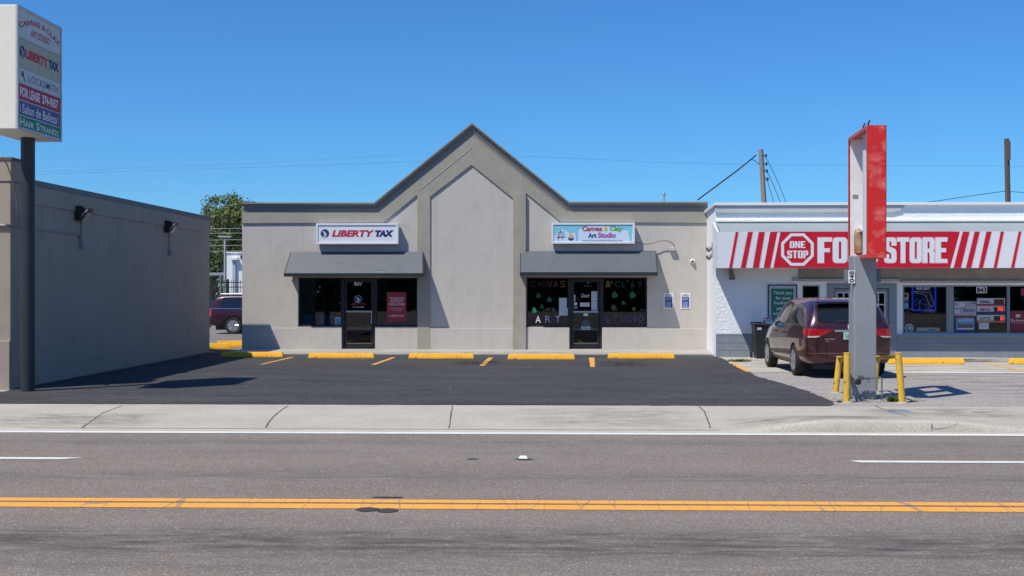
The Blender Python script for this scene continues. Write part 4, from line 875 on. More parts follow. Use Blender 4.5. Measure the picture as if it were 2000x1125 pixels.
def block(ch, s=.40, t=.15):       # heavy condensed capitals in a unit box
    e = 1 - s
    if ch == 'O': return [(rr(0, 1, 0, 1, .26, ry=.14), [rr(s, e, t, 1 - t, .06, ry=.05)])]
    if ch == 'D': return [([(0, 0)] + [(0, 1)] + [p for p in rr(0, 1, 0, 1, .26, ry=.14)[:5]][::-1] + [p for p in rr(0, 1, 0, 1, .26, ry=.14)[15:]][::-1], [rr(s, e, t, 1 - t, .06, ry=.05)])]
    if ch == 'F': return [([(0, 0), (s + .04, 0), (s + .04, .42), (.85, .42), (.85, .58), (s + .04, .58), (s + .04, .84), (1, .84), (1, 1), (0, 1)], [])]
    if ch == 'E': return [([(0, 0), (1, 0), (1, t), (s + .06, t), (s + .06, .42), (.88, .42), (.88, .58), (s + .06, .58), (s + .06, .84), (1, .84), (1, 1), (0, 1)], [])]
    if ch == 'T': return [([(.30, 0), (.70, 0), (.70, .84), (1, .84), (1, 1), (0, 1), (0, .84), (.30, .84)], [])]
    if ch == 'P': return [([(0, 0), (s, 0), (s, .38), (.76, .38), (.94, .43), (1, .52), (1, .86), (.94, .96), (.78, 1), (0, 1)], [sq(s, e, .52, .85)])]
    if ch == 'R': return [([(0, 0), (s, 0), (s, .42), (e - .06, .42), (e, .34), (e, 0), (1, 0), (1, .38), (.92, .48), (1, .58), (1, .86), (.94, .96), (.78, 1), (0, 1)], [sq(s, e, .56, .85)])]
    if ch == 'N': return [([(0, 0), (.32, 0), (.32, .58), (.66, 0), (1, 0), (1, 1), (.68, 1), (.68, .42), (.34, 1), (0, 1)], [])]
    if ch == 'S': return [([(0, .14), (.06, .04), (.22, 0), (.78, 0), (.94, .04), (1, .14), (1, .44), (.92, .54), (s, .66), (s, .85), (e, .85), (e, .68), (1, .68), (1, .86), (.94, .96), (.78, 1), (.22, 1), (.06, .96), (0, .86), (0, .60), (.08, .50), (e, .37), (e, .15), (s, .15), (s, .34), (0, .34)], [])]
def blockword(mb, fr, s_, rect, h, gap=.10, grow=0):
    x0, x1, z0, z1 = rect; n = len(s_); w = (x1 - x0) / (n - gap)
    for i, ch in enumerate(s_):
        a = x0 + i * w - grow; b = x0 + (i + 1 - gap) * w + grow; c, d = z0 - grow, z1 + grow; ss = .40 + (grow / (b - a)) * .5
        m_ = lambda p: (a + p[0] * (b - a), c + p[1] * (d - c))
        for o_, hs in block(ch, ss): mb.sheet(fr, [m_(p) for p in o_], [[m_(p) for p in q] for q in hs], h=h)
def octo(cu, cv, r):
    a = fsx(cu, cv); R_ = r / (FOC / (SY - CD)); return [(a[0] + R_ * math.cos(math.pi / 8 + k * math.pi / 4), a[1] + R_ * math.sin(math.pi / 8 + k * math.pi / 4)) for k in range(8)]
mb = MB(); mb.ext(FS, octo(1557, 487.5, 34), [octo(1557, 487.5, 28)], hS, hS + .003); mb.build('octagon', M_SIGNW, t, noflip=True)
for s, rc in (('ONE', (1542, 471, 1572.5, 484.5)), ('STOP', (1537, 489.5, 1578, 504.5)), ('FOOD', (1597, 464.5, 1713, 513)), ('STORE', (1727, 464.5, 1849, 513))):
    big = len(s) > 3 and rc[1] < 480
    for mm, gr, hh in (((M_PINK, .018, .0015),) if big else ()) + ((M_SIGNW, 0, .003),):
        mb = MB(); blockword(mb, FS, s, L2(*rc), hS + hh, grow=gr); mb.build('lettering' if mm is M_SIGNW else 'letter_edge', mm, t, noflip=True)
# ---- store posters
HS = -.078
def scard(name, lab, cat, u0, v0, u1, v1, m, h=HS): return card(name, lab, cat, ST, u0, v0, u1, v1, h, m)
t = thing('thank_you_sign', 'green framed sign reading Thank you for your business on the store wall', 'sign', (xw(1528), SY, z(645)))
x0, x1, z0, z1 = ST.rect(1500, 556, 1557, 645, .03)
mb = MB(); mb.ext(ST, sq(x0, x1, z0, z1), [sq(x0 + .03, x1 - .03, z0 + .03, z1 - .03)], .001, .04); mb.build('frame', M_NAVY, t)
mb = MB(); mb.fbox(ST, x0 + .03, x1 - .03, z0 + .03, z1 - .03, .001, .025); mb.build('board', flat('board_grey', (.50, .53, .53)), t)
mb = MB(); mb.fbox(ST, x0 + .09, x1 - .10, z0 + .03, z1 - .11, .0255, .028); gb = mb.build('face', flat('poster_green', (.01, .17, .12)), t)
for s, rc in (('Thank you', (1510.5, 568.5, 1547, 577)), ('for your', (1515, 578.5, 1544, 587)), ('business', (1512, 588, 1546, 594.5)), ('please', (1517, 599, 1542, 607)), ('come again', (1510, 609, 1547, 617))): letters(gb, ST, s, ST.rect(*rc, .03), .030, M_PAPER, bold=.02)
# neon
t = thing('neon_sign', 'blue beer neon with the outline of Florida and palm trees', 'neon sign', (xw(1804), SY + .1, z(607)))
M_NEON = mat('neon_blue', (.03, .05, .75), (.02, .04, .6), ns=3, rough=.3, emit=.55)
x0, x1, z0, z1 = ST.rect(1781, 557.5, 1829, 607.5, HS)
mb = MB(); mb.fbox(ST, x0, x1, z0, z1, HS - .06, HS - .03); mb.build('backplate', mat('neon_back', (.01, .015, .12), (.01, .012, .09), ns=3, rough=.3), t)
mb = MB(); w = .045; mb.ext(ST, sq(x0, x1, z0, z1), [sq(x0 + w, x1 - w, z0 + w, z1 - w)], HS - .03, HS - .012); mb.build('border', M_NEON, t)
letters(t, ST, 'BUD LIGHT', ST.rect(1791, 561, 1817, 566, HS), HS - .02, mat('neon_white', (.75, .80, 1), rough=.4, emit=.35), bold=.04)
nl = mat('neon_line', (.50, .52, .75), rough=.4, emit=.25)
def ntube(pts, m_, name, r=.008): mb = MB(); mb.tube([ST.p(*sx(u, v, HS), HS - .015) for u, v in pts], r, 5); mb.build(name, m_, t, smooth=60)
ntube([(1786, 569), (1800, 570), (1812, 571), (1816, 569), (1819, 580), (1823, 590), (1824, 597), (1821, 600), (1816, 595), (1812, 587), (1810, 580), (1806, 575), (1800, 574), (1795, 573), (1788, 571.5), (1786, 569)], nl, 'state_outline')
for a in ([(1787, 590), (1792, 584), (1797, 588)], [(1797, 588), (1803, 583), (1810, 589)], [(1797, 588), (1795, 604)], [(1809, 593), (1807, 604)], [(1809, 593), (1803, 596)], [(1809, 593), (1815, 598)], [(1797, 588), (1789, 596)], [(1797, 588), (1802, 594)]): ntube(a, mat('neon_violet', (.16, .20, .70), rough=.4, emit=.3), 'palm_tree', .007)
def poster(lab, rc, m, words_=(), name='poster', prints=()):
    t, sh, r_, h = scard(name, lab, 'poster' if name == 'poster' else 'sign', *rc, m)
    for rc2, m2 in prints: q = MB(); q.sheet(ST, sq(*r_(*rc2)), h=h); q.build('print', m2, sh, noflip=True)
    for s, rc2, m2, b in words_: letters(sh, ST, s, r_(*rc2), h + .002, m2, bold=b)
    return sh, r_, h
poster('small tan and green sticker beside the neon sign', (1763.5, 572, 1774.5, 589), flat('tan_card', (.36, .30, .18)), (), 'window_sticker', [((1765, 574, 1772, 581), M_INK), ((1763.5, 585, 1774.5, 589), flat('teal_card', (.06, .22, .24)))])
poster('small sky blue sticker below the tan one near the door', (1763.5, 591, 1774.5, 603.5), flat('sky_card', (.06, .26, .38)), (), 'window_sticker', [((1763.5, 596, 1774.5, 597), M_PAPER)])
c = sx(1776, 641, HS); mb = MB(); mb.ext(ST, disk(c[0], c[1], .125), [], HS - .002, HS + .002); o = mb.build('round_sticker', flat('round_white', (.45, .50, .50))); tag(o, 'round lottery sticker low in the neon sign window', 'sticker')
mb = MB(); mb.ext(ST, disk(c[0], c[1], .098), [disk(c[0] + .02, c[1] + .01, .05, 16)], HS + .003, HS + .004); q = mb.build('print', flat('round_teal', (.10, .22, .30)), noflip=True); q.parent = o
poster('long pale card on the sill of the neon sign window', (1790, 640, 1835, 647), flat('pale_card', (.32, .38, .36)), (), 'window_sticker', [((1814, 643, 1827, 644.5), M_INK)])
t, sh, r_, h = scard('number_plate', 'white plate with black house number 843 at the top of the store window', 'plate', 1907, 560, 1927.5, 572.5, M_WHITE)
letters(sh, ST, '843', r_(1908, 561, 1926.8, 571.8), h, M_INK, bold=.05)
poster('silver cigarette poster with price 467 in the store window', (1863.5, 588.5, 1907, 616.5), flat('silver_card', (.36, .36, .42)), [('467', (1897, 589.5, 1907, 593.8), M_INK, .02), ('Basic', (1881.5, 602.5, 1904.5, 608.5), M_INK, .01)], 'poster',
       [((1873, 590, 1884, 599), flat('pack_white', (.55, .55, .60))), ((1864, 598, 1874, 612), MC['pack_white']), ((1865, 602, 1873, 604), M_PRED)])
poster('blue and red snack poster below the silver one', (1867, 618, 1903, 649), flat('poster_blue', (.12, .30, .50)), [('e-Cigs', (1873, 622, 1899, 629.5), M_PAPER, .02)], 'poster',
       [((1867, 618, 1903, 621), M_PRED), ((1871, 633, 1900, 640), flat('brown_print', (.20, .10, .06))), ((1870, 641, 1901, 643), M_PAPER), ((1867, 645, 1903, 649), M_NAVY)])
led = mat('led_red', (.9, .03, .02), rough=.4, emit=1.2); ledoff = flat('led_dim', (.16, .04, .02))
for lab, v0, s, base, word, wc, em in (('red-based display board with unlit digits, topmost of the three lottery boards', 582.5, '000', M_PRED, 'POWERBALL', M_INK, ledoff), ('navy-based display board with glowing red 70, the middle one', 597.5, '70', flat('board_navy', (.02, .06, .20)), 'MEGA', M_LRED, led), ('display board with orange base, lowest of the three boards', 615, '1', flat('board_orange', (.45, .16, .08)), 'LOTTO', flat('lotto_green', (.01, .12, .08)), led)):
    sh, r_, h = poster(lab, (1908, v0, 1963, v0 + 15), flat('board_white', (.50, .52, .55)), [(word, (1914, v0 + 4.5, 1935, v0 + 10), wc, .03)], 'lottery_sign', [((1908, v0 + 11, 1963, v0 + 15), base), ((1941, v0 + 2, 1961, v0 + 11.5), M_INK)])
    n = len(s)
    letters(sh, ST, s, r_(1960 - 6 * n, v0 + 3, 1959.5, v0 + 10.5), h + .004, em, bold=.06)
poster('small white note hanging under the orange-based lottery board', (1912, 629, 1931, 643), M_PAPER, [('15135', (1914, 630.5, 1929, 634), M_INK, 0)], 'paper_note', [((1914, 637, 1929, 638), MC['print_soft'])])
poster('dark red beer poster in the last store window', (1973, 607, 2030, 652), flat('wine_red', (.20, .025, .035)), [('Budweiser', (1974.5, 623, 2013, 628), mw, .01), ('Enjoy like a King', (1976, 629.5, 2012, 632), mw, 0)], 'poster', [((1984, 614, 1993, 620), mw)])
poster('small red blossom decal high in the last store window', (1994, 563, 2006, 577), flat('blossom_red', (.30, .02, .05)), (), 'window_sticker')
# ================================================================== POLE SIGN WITH THE TENANT PANELS
PX, PY = -9.872, 23.42; FX = -9.50
t = thing('pole_sign', 'tall black pole carrying a cream cabinet of six tenant panels', 'sign', (PX, PY, 0))
mb = MB(); mb.lathe((PX, PY, 0), (0, 0, 1), [(.128, .0), (.128, 4.82)], 32); mb.build('pole', mat('pole_black', (.018, .022, .026), (.028, .032, .036), ns=1.5, rough=.55, st=(1, 1, .3)), t, smooth=40)
n0, n1 = atX(33.5, 8, FX), atX(34, 250, FX); f0, f1 = atX(120, 55, FX), atX(121, 279, FX)
y0, y1, zt, zb_ = n0.y, f0.y, (n0.z + f0.z) / 2, (n1.z + f1.z) / 2
M_CREAM = mat('cream_cabinet', (.80, .735, .635), (.84, .775, .675), ns=1.5, rough=.5, fine=.03, fs=14)
XB = 2 * PX - FX
mb = MB(); mb.box(XB + .02, FX - .02, y0, y1, zb_, zt); cb = mb.build('cabinet', M_CREAM, t, bevel=.012)
SF = Fr((FX, 0, 0), (0, 1, 0), (0, 0, 1), (1, 0, 0))
fz = .055; M_FRG = mat('frame_grey', (.42, .43, .44), (.48, .49, .49), ns=5, rough=.5)
mb = MB(); mb.ext(SF, sq(y0 - .005, y1 + .005, zb_ - .005, zt + .005), [sq(y0 + fz, y1 - fz, zb_ + fz, zt - fz)], -.019, .012); mb.build('face_frame', M_FRG, t, bevel=.004)
sp = lambda u, v: (atX(u, v, FX).y, atX(u, v, FX).z)
ya, yb = y0 + fz, y1 - fz
rows = [(16, 70, 'w'), (72, 127, 'b'), (129.5, 159.5, 'w2'), (160, 193, 'r'), (194, 222.5, 'n'), (224, 248, 'g')]
zr_ = [(sp(36, a)[1], sp(36, b)[1]) for a, b, _ in rows]; zr_[0] = (zt - fz, zr_[0][1]); zr_[-1] = (zr_[-1][0], zb_ + fz)
cols = {'w': flat('tenant_white', (.62, .62, .60)), 'b': flat('tenant_beige', (.50, .455, .33)), 'w2': flat('tenant_white_b', (.62, .63, .62)), 'r': flat('tenant_red', (.46, .02, .06)), 'n': flat('tenant_navy', (.09, .09, .26)), 'g': flat('tenant_green', (.01, .24, .15))}
pan = []
for (za_, zb2), (_, _, k) in zip(zr_, rows):
    mb = MB(); mb.fbox(SF, ya, yb, zb2, za_, -.019, -.006); pan.append((mb.build('tenant_panel', cols[k], t), za_, zb2))
mb = MB()
for (_, _, zb2) in pan[:-1]: mb.fbox(SF, ya, yb, zb2 - .014, zb2 + .006, -.006, .002)
mb.build('divider', M_FRG, t)
Ly = yb - ya; hL = -.004
def pt(i, s, a0, a1, b0, b1, m_, **k):
    o, za_, zb2 = pan[i]; hh = za_ - zb2
    letters(o, SF, s, (ya + Ly * a0, ya + Ly * a1, zb2 + hh * b0, zb2 + hh * b1), hL, m_, **k)
M_TXR = flat('tenant_text_red', (.60, .03, .05)); M_TXW = flat('tenant_text_white', (.85, .80, .80)); M_TXN = flat('tenant_text_navy', (.03, .06, .14)); M_MAR = flat('tenant_text_maroon', (.42, .03, .06))
zA, zB = pan[0][1], pan[0][2]; yc = (ya + yb) / 2
arc = lambda X, Y: (X + (Y - (zB + (zA - zB) * .5)) * .35 * (X - yc) / (Ly * .5), Y - .42 * (zA - zB) * ((X - yc) / (Ly * .5)) ** 2)
words_ = 'CANVAS & CLAY'
letters(pan[0][0], SF, words_, (ya + Ly * .04, ya + Ly * .96, zB + (zA - zB) * .66, zB + (zA - zB) * .86), hL, M_MAR, bold=.03, warp=arc)
pt(0, 'ART STUDIO', .28, .74, .20, .46, M_TXR, bold=.02, shear=.15)
pt(1, 'LIBERTY', .16, .70, .36, .70, M_TXR, bold=.06); pt(1, 'TAX', .71, .96, .36, .70, M_NAVY, bold=.08)
torch_logo(pan[1][0], SF, ya + Ly * .09, pan[1][2] + (pan[1][1] - pan[1][2]) * .53, .115, hL, M_NAVY, cols['w'])
pt(2, 'LOCKSMITH', .23, .95, .24, .72, M_TXN, bold=.004, space=1.15)
mb = MB(); kc = (ya + Ly * .10, pan[2][2] + (pan[2][1] - pan[2][2]) * .62); mb.ext(SF, disk(*kc, .055, 14), [disk(kc[0], kc[1] + .015, .016, 8)], hL, hL + .001); a = Vector(kc); b = Vector((kc[0] + .11, kc[1] - .13)); n = Vector((.013, .011)); mb.sheet(SF, [a - n, a + n, b + n, b - n], h=hL); mb.build('key_mark', M_TXN, pan[2][0], noflip=True)
pt(3, 'FOR LEASE', .04, .50, .22, .80, M_TXW, bold=.035); pt(3, '374-9657', .55, .95, .22, .80, M_TXW, bold=.035)
pt(4, 'Salon de Belleza', .09, .92, .16, .82, M_TXW, bold=.012); pt(4, "\\", .03, .06, .2, .8, M_TXW, bold=.01); pt(4, "\\", .94, .97, .2, .8, M_TXW, bold=.01)
pt(5, 'H', .04, .14, .14, .84, M_TXW, bold=.012); pt(5, 'AIR', .15, .36, .14, .68, M_TXW, bold=.012); pt(5, 'S', .41, .49, .14, .84, M_TXW, bold=.012); pt(5, 'TRANDS', .50, .96, .14, .68, M_TXW, bold=.012)

# ================================================================== EMPTY RED SIGN ON A GREY POST
rc_ = ray(1690, 780); bp_ = G(1690, 781)
QX, QY = bp_.x, bp_.y + .2
t = thing('gutted_pole_sign', 'gutted red sign cabinet on a square grey post, its inner parts rusty', 'sign', (QX, QY, 0))
mb = MB(); mb.box(QX - .198, QX + .198, QY - .2, QY + .2, 0, 2.53); mb.build('post', mat('post_grey', (.235, .258, .285), (.265, .29, .315), ns=1.2, rough=.6, fine=.04, fs=10), t, bevel=.02)
mb = MB(); mb.box(QX - .30, QX + .32, QY + .02, QY + .19, 2.06, 2.30); q_ = MB(); q_.box(QX - .285, QX - .1985, QY + .02, QY + .19, 2.06, 2.28); q_.box(QX + .1985, QX + .33, QY + .02, QY + .19, 2.06, 2.30); q_.build('crosspiece', mat('post_grey_dark', (.15, .17, .195), (.17, .19, .215), ns=2), t, bevel=.01)
PF = Fr((0, QY - .0, 0)); x0, x1 = QX - .31, QX - .185; z0, z1 = PF.rect(1658, 528, 1670, 553)[2:]
PF2 = Fr((0, QY - .215, 0)); x0, x1, z0, z1 = PF2.rect(1657, 528, 1670, 553)
mb = MB(); mb.fbox(PF2, x0, x1, z0, z1, -.01, .006); o = mb.build('number_plate', M_WHITE, t)
mb = MB()
for i, ch in enumerate('840'):
    cz = z1 - (z1 - z0) * (.2 + .3 * i); cx = (x0 + x1) / 2; RF = Fr(PF2.p(cx, cz), (0, 0, 1), (-1, 0, 0)); text(mb, RF, ch, -.032, .032, -.045, .045, .008, bold=.03)
mb.build('lettering', M_INK, o, noflip=True)
# cabinet, turned a few degrees; local frame: a = away along its length
nr = Vector((5.385, 21.48, 0)); cang = math.atan2(.12, 1.85)      # lateral drift over its length
ex = Vector((math.cos(cang), -math.sin(cang), 0)); ey = Vector((math.sin(cang), math.cos(cang), 0))
CF = Fr(nr, ey, (0, 0, 1), -ex)          # x: along the sign away from the road, h: towards the open side
Lc, Wc, zc_t, zc_b = 1.86, .30, 4.725, 2.475
M_FRED = mat('faded_red', (.60, .016, .014), (.84, .36, .31), ns=1.5, rough=.5, st=(1.6, 1.6, 2.0), det=5)
M_FREDD = mat('faded_red_edge', (.58, .08, .065), (.46, .04, .035), ns=4, rough=.5)
M_INW = mat('cabinet_inner', (.80, .77, .76), (.70, .65, .64), ns=2, rough=.6, fine=.06, fs=12)
M_RUST = mat('rust', (.25, .09, .03), (.42, .33, .22), ns=7, rough=.95)
th = .03
for nd in M_FRED.node_tree.nodes:
    if nd.type == 'VALTORGB': nd.color_ramp.elements[0].position = .50; nd.color_ramp.elements[1].position = .84
mb = MB(); mb.fbox(CF, -.012, .0, zc_b, zc_t, -Wc, 0); mb.build('edge_panel', M_FRED, t)
mb = MB(); mb.fbox(CF, .001, Lc, zc_t - th, zc_t, -Wc, 0); mb.fbox(CF, .001, Lc, zc_b, zc_b + th, -Wc, 0); mb.fbox(CF, Lc - th, Lc, zc_b + th, zc_t - th, -Wc, 0)
mb.ext(CF, sq(-.012, Lc + .002, zc_b - .004, zc_t + .004), [sq(.045, Lc - .05, zc_b + .06, zc_t - .06)], .001, .014); mb.ext(CF, sq(.001, Lc + .002, zc_b - .004, zc_t + .004), [sq(.045, Lc - .05, zc_b + .06, zc_t - .06)], -Wc - .014, -Wc - .001)
mb.build('cabinet_shell', M_FREDD, t, bevel=.004)
mb = MB(); mb.fbox(CF, .001, .02, zc_b + th, zc_t - th, -Wc + .02, -.02); mb.build('inner_panel', M_INW, t); mb = MB(); mb.fbox(CF, Lc - th - .02, Lc - th - .001, zc_b + th, zc_t - th, -Wc + .021, -.02); mb.build('end_lining', M_INW, t)
mb = MB(); mb.fbox(CF, .78, 1.02, zc_b + th, zc_t - th, -Wc + .03, -.10); mb.build('raceway', mat('raceway_white', (.60, .64, .66), (.66, .66, .66), ns=3), t, bevel=.005)
mb = MB(); mb.fbox(CF, 1.03, Lc - th - .021, 2.98, 3.0, -Wc + .02, -.12); mb.build('inner_rib', M_INW, t)
bz0, bz1 = 2.62, 3.02; bc = 1.55
mb = MB(); mb.lathe(CF.p(bc, bz0 - .05, -.13), (0, 0, 1), [(.01, -.04), (.05, 0), (.085, .03), (.085, .40), (.05, .43), (.03, .47)], 14); mb.build('ballast', M_RUST, t, smooth=40)
mb = MB()
for dz in (.30, .37): mb.tube([CF.p(bc + .09, bz0 + dz, -.13), CF.p(bc + .22, bz0 + dz + .03, -.1), CF.p(bc + .24, bz0 + dz - .04, -.1), CF.p(bc + .10, bz0 + dz - .05, -.13)], .007, 5)
mb.build('wire', M_CRACK, t, smooth=60)
mb = MB()
for a, c_ in ((.95, .16), (.45, .10)): mb.tube([CF.p(a + .12, zc_t - .03, -.1), CF.p(a, zc_t + .10, -.1), CF.p(a - c_, zc_t + .13, -.1)], .014, 6)
mb.build('hanger_bracket', M_BLACK, t)
mb = MB(); mb.fbox(CF, Lc - th - .03, Lc - th - .021, 3.62, 3.68, -.16, -.06); mb.build('maker_plate', M_COND, t)

# yellow guard of pipes and rails round the post
t = thing('bollard_guard', 'guard of yellow pipe posts and rails round the grey sign post', 'guard rail', (QX, QY - .1, 0))
def up(u0, v0, u1, v1, dz=0, Y=None):     # foot on the ground, head above it at the same distance
    a = G(u0, v0); b = atY(u1, v1, a.y if Y is None else Y); return a, b
posts = [up(1653, 787, 1654.5, 690), up(1762.5, 788, 1754.5, 690), up(1631.5, 768, 1640, 697), up(1707, 766, 1713, 696)]
for k, (a, b) in enumerate(posts):
    mb = MB(); mb.tube([a - Vector((0, 0, .03)), b], .056, 20); mb.tube([b - Vector((0, 0, .002)), b + Vector((0, 0, .012))], .062, 20)
    mb.build('post', M_YPOST, t, smooth=40)
def rail(a, b, w=.05, d=.03): 
    mb = MB(); a, b = Vector(a), Vector(b); n = (b - a).cross(Vector((0, 0, 1))).normalized() * .006; z_ = Vector((0, 0, w))
    mb.add([a - n, a + n, b + n, b - n, a - n - z_, a + n - z_, b + n - z_, b - n - z_], [(0, 1, 2, 3), (4, 7, 6, 5), (0, 4, 5, 1), (1, 5, 6, 2), (2, 6, 7, 3), (3, 7, 4, 0)])
    n2 = n * 8; mb.add([a - n, a + n2, b + n2, b - n, a - n - z_ * .12, a + n2 - z_ * .12, b + n2 - z_ * .12, b - n - z_ * .12], [(0, 1, 2, 3), (4, 7, 6, 5), (0, 4, 5, 1), (1, 5, 6, 2), (2, 6, 7, 3), (3, 7, 4, 0)])
    mb.build('rail', M_YPOST, t)
p0, p1, p2, p3 = [b for _, b in posts]
rail(p2 + Vector((0, 0, -.01)), p0 + Vector((0, 0, -.05)), .08); rail(p3 + Vector((0, 0, -.01)), p1 + Vector((0, 0, -.02)), .06); rail(p2 + Vector((0, .02, -.02)), p3 + Vector((0, .02, -.02)), .06)
mb = MB(); g_ = [posts[2][0], posts[3][0]]; mb.tube([p2 + Vector((.05, .0, -.2)), Vector((QX - .1, QY + .55, .24))], .022, 6); mb.tube([p0 + Vector((.02, .1, -.35)), Vector((QX - .2, QY + .1, .34))], .022, 6); mb.tube([posts[0][0] + Vector((.02, .3, .18)), Vector((QX - .2, QY + .25, .38))], .022, 6); mb.build('brace', M_YPOST, t)
mb = MB(); rnd = random.Random(8)
for k, (a, b) in enumerate(posts): mb = MB(); mb.lathe(a, (0, 0, 1), [(.12, .0), (.10, .02), (.06, .03)], 9); mb.build('concrete_collar', mat('collar', (.42, .38, .30), (.30, .27, .22), ns=9, rough=1, bump=.6), t)
# water pipe with valve in front of the post
t = thing('water_pipe', 'thin galvanised water pipe with valves in front of the grey sign post', 'pipe', (QX, QY - .33, 0))
wy = QY - .33; pa, pb = atY(1659, 741, wy), atY(1719, 737, wy); M_GALV = mat('galvanised', (.30, .32, .33), (.14, .14, .14), ns=12, rough=.5, metal=.6)
mb = MB(); mb.tube([pa, pb, pb + Vector((.03, 0, -.02)), Vector((pb.x + .03, wy, 0))], .014, 8); mb.tube([pa, pa + Vector((0, .15, -.03)), Vector((pa.x, wy + .15, .0))], .014, 8); mb.build('pipe', M_GALV, t, smooth=50)
for fx_, nm in ((.32, 'valve'), (.42, 'valve'), (.62, 'fitting')):
    c = pa.lerp(pb, fx_); mb = MB(); mb.lathe(c + Vector((-.04, 0, 0)), (1, 0, 0), [(.014, 0), (.028, .01), (.028, .035), (.02, .05), (.03, .06), (.014, .08)], 12)
    mb.lathe(c, (0, -.3, 1 if fx_ < .6 else -1), [(.012, 0), (.012, .06), (.03, .062), (.03, .07)], 10); mb.build(nm, M_GALV, t, smooth=40)
c = pa.lerp(pb, .27); mb = MB(); mb.lathe(c + Vector((0, -.02, -.05)), (0, -1, .1), [(.045, 0), (.055, .005), (.055, .02), (.045, .025)], 16); mb.build('handwheel', M_BLACK, t, smooth=40)

# ================================================================== WHEEL STOPS
def stop(u0, u1, v, lab, Y=None, ang=0, L_=None, grp='yellow wheel stops', sc=1):
    a, b = G(u0, v), G(u1, v); c = (a + b) / 2; Ln = L_ or abs(b.x - a.x) ; c = Vector((c.x, c.y + .09, .012))
    t = thing('wheel_stop', lab, 'wheel stop', c, ang, grp)
    M = ROOTM[t.name].inverted(); mb = MB(); e = .03; rnd = random.Random(int(u0))
    prof = [(-.09, 0), (-.085, .05), (-.055, .145), (.055, .145), (.085, .05), (.09, 0)]; n = 10; vs = []
    for i in range(n + 1):
        x = -Ln / 2 + Ln * i / n; s = .82 if i in (0, n) else 1
        xx = x
        for y, z in prof: vs.append((xx + (0 if i not in (0, n) else (-e if i else e) * (z / .145)), y + rnd.uniform(-.002, .002), z + rnd.uniform(-.003, .003) * (z > 0)))
    m_ = len(prof); fs = [(i * m_ + k, i * m_ + (k + 1) % m_, (i + 1) * m_ + (k + 1) % m_, (i + 1) * m_ + k) for i in range(n) for k in range(m_)] + [tuple(range(m_))[::-1], tuple(range(n * m_, n * m_ + m_))]
    mb.add(vs, fs); mb.v = [M @ v_ for v_ in mb.v]; mb.build('block', M_YSTOP, t, bevel=.008)
    mb = MB()
    t.scale = (1, 1, sc)
    for x in (-Ln * .36, Ln * .36): mb.lathe((x, 0, .1455), (0, 0, 1), [(.016, 0), (.016, .006)], 8)
    mb.v = [M @ v_ for v_ in mb.v]; mb.build('anchor_pin', M_RUST, t)
for u0, u1, v, s in ((430, 553, 698.5, 'short yellow wheel stop poking from the corner of the beige building'), (601, 731, 700.5, 'yellow wheel stop in front of the tax shop door'), (797, 926, 701.5, 'yellow wheel stop before the blank middle wall'), (991, 1123, 703, 'yellow wheel stop before the shamrock window beside the studio door'),
                     (1187, 1318, 701.5, 'yellow wheel stop below the two blue notices'), (1736, 1884, 712, 'yellow wheel stop facing the beer neon window'), (1974, 2090, 712.5, 'yellow wheel stop cut by the picture edge near the beer poster')): stop(u0, u1, v, s)
stop(400, 437, 683, 'yellow wheel stop behind the grey wall in the gap', ang=R(10), L_=1.0, sc=1.3); stop(443, 480, 679.5, 'yellow wheel stop beyond the gap, angled behind the beige building', ang=R(14), L_=1.3, sc=1.5)

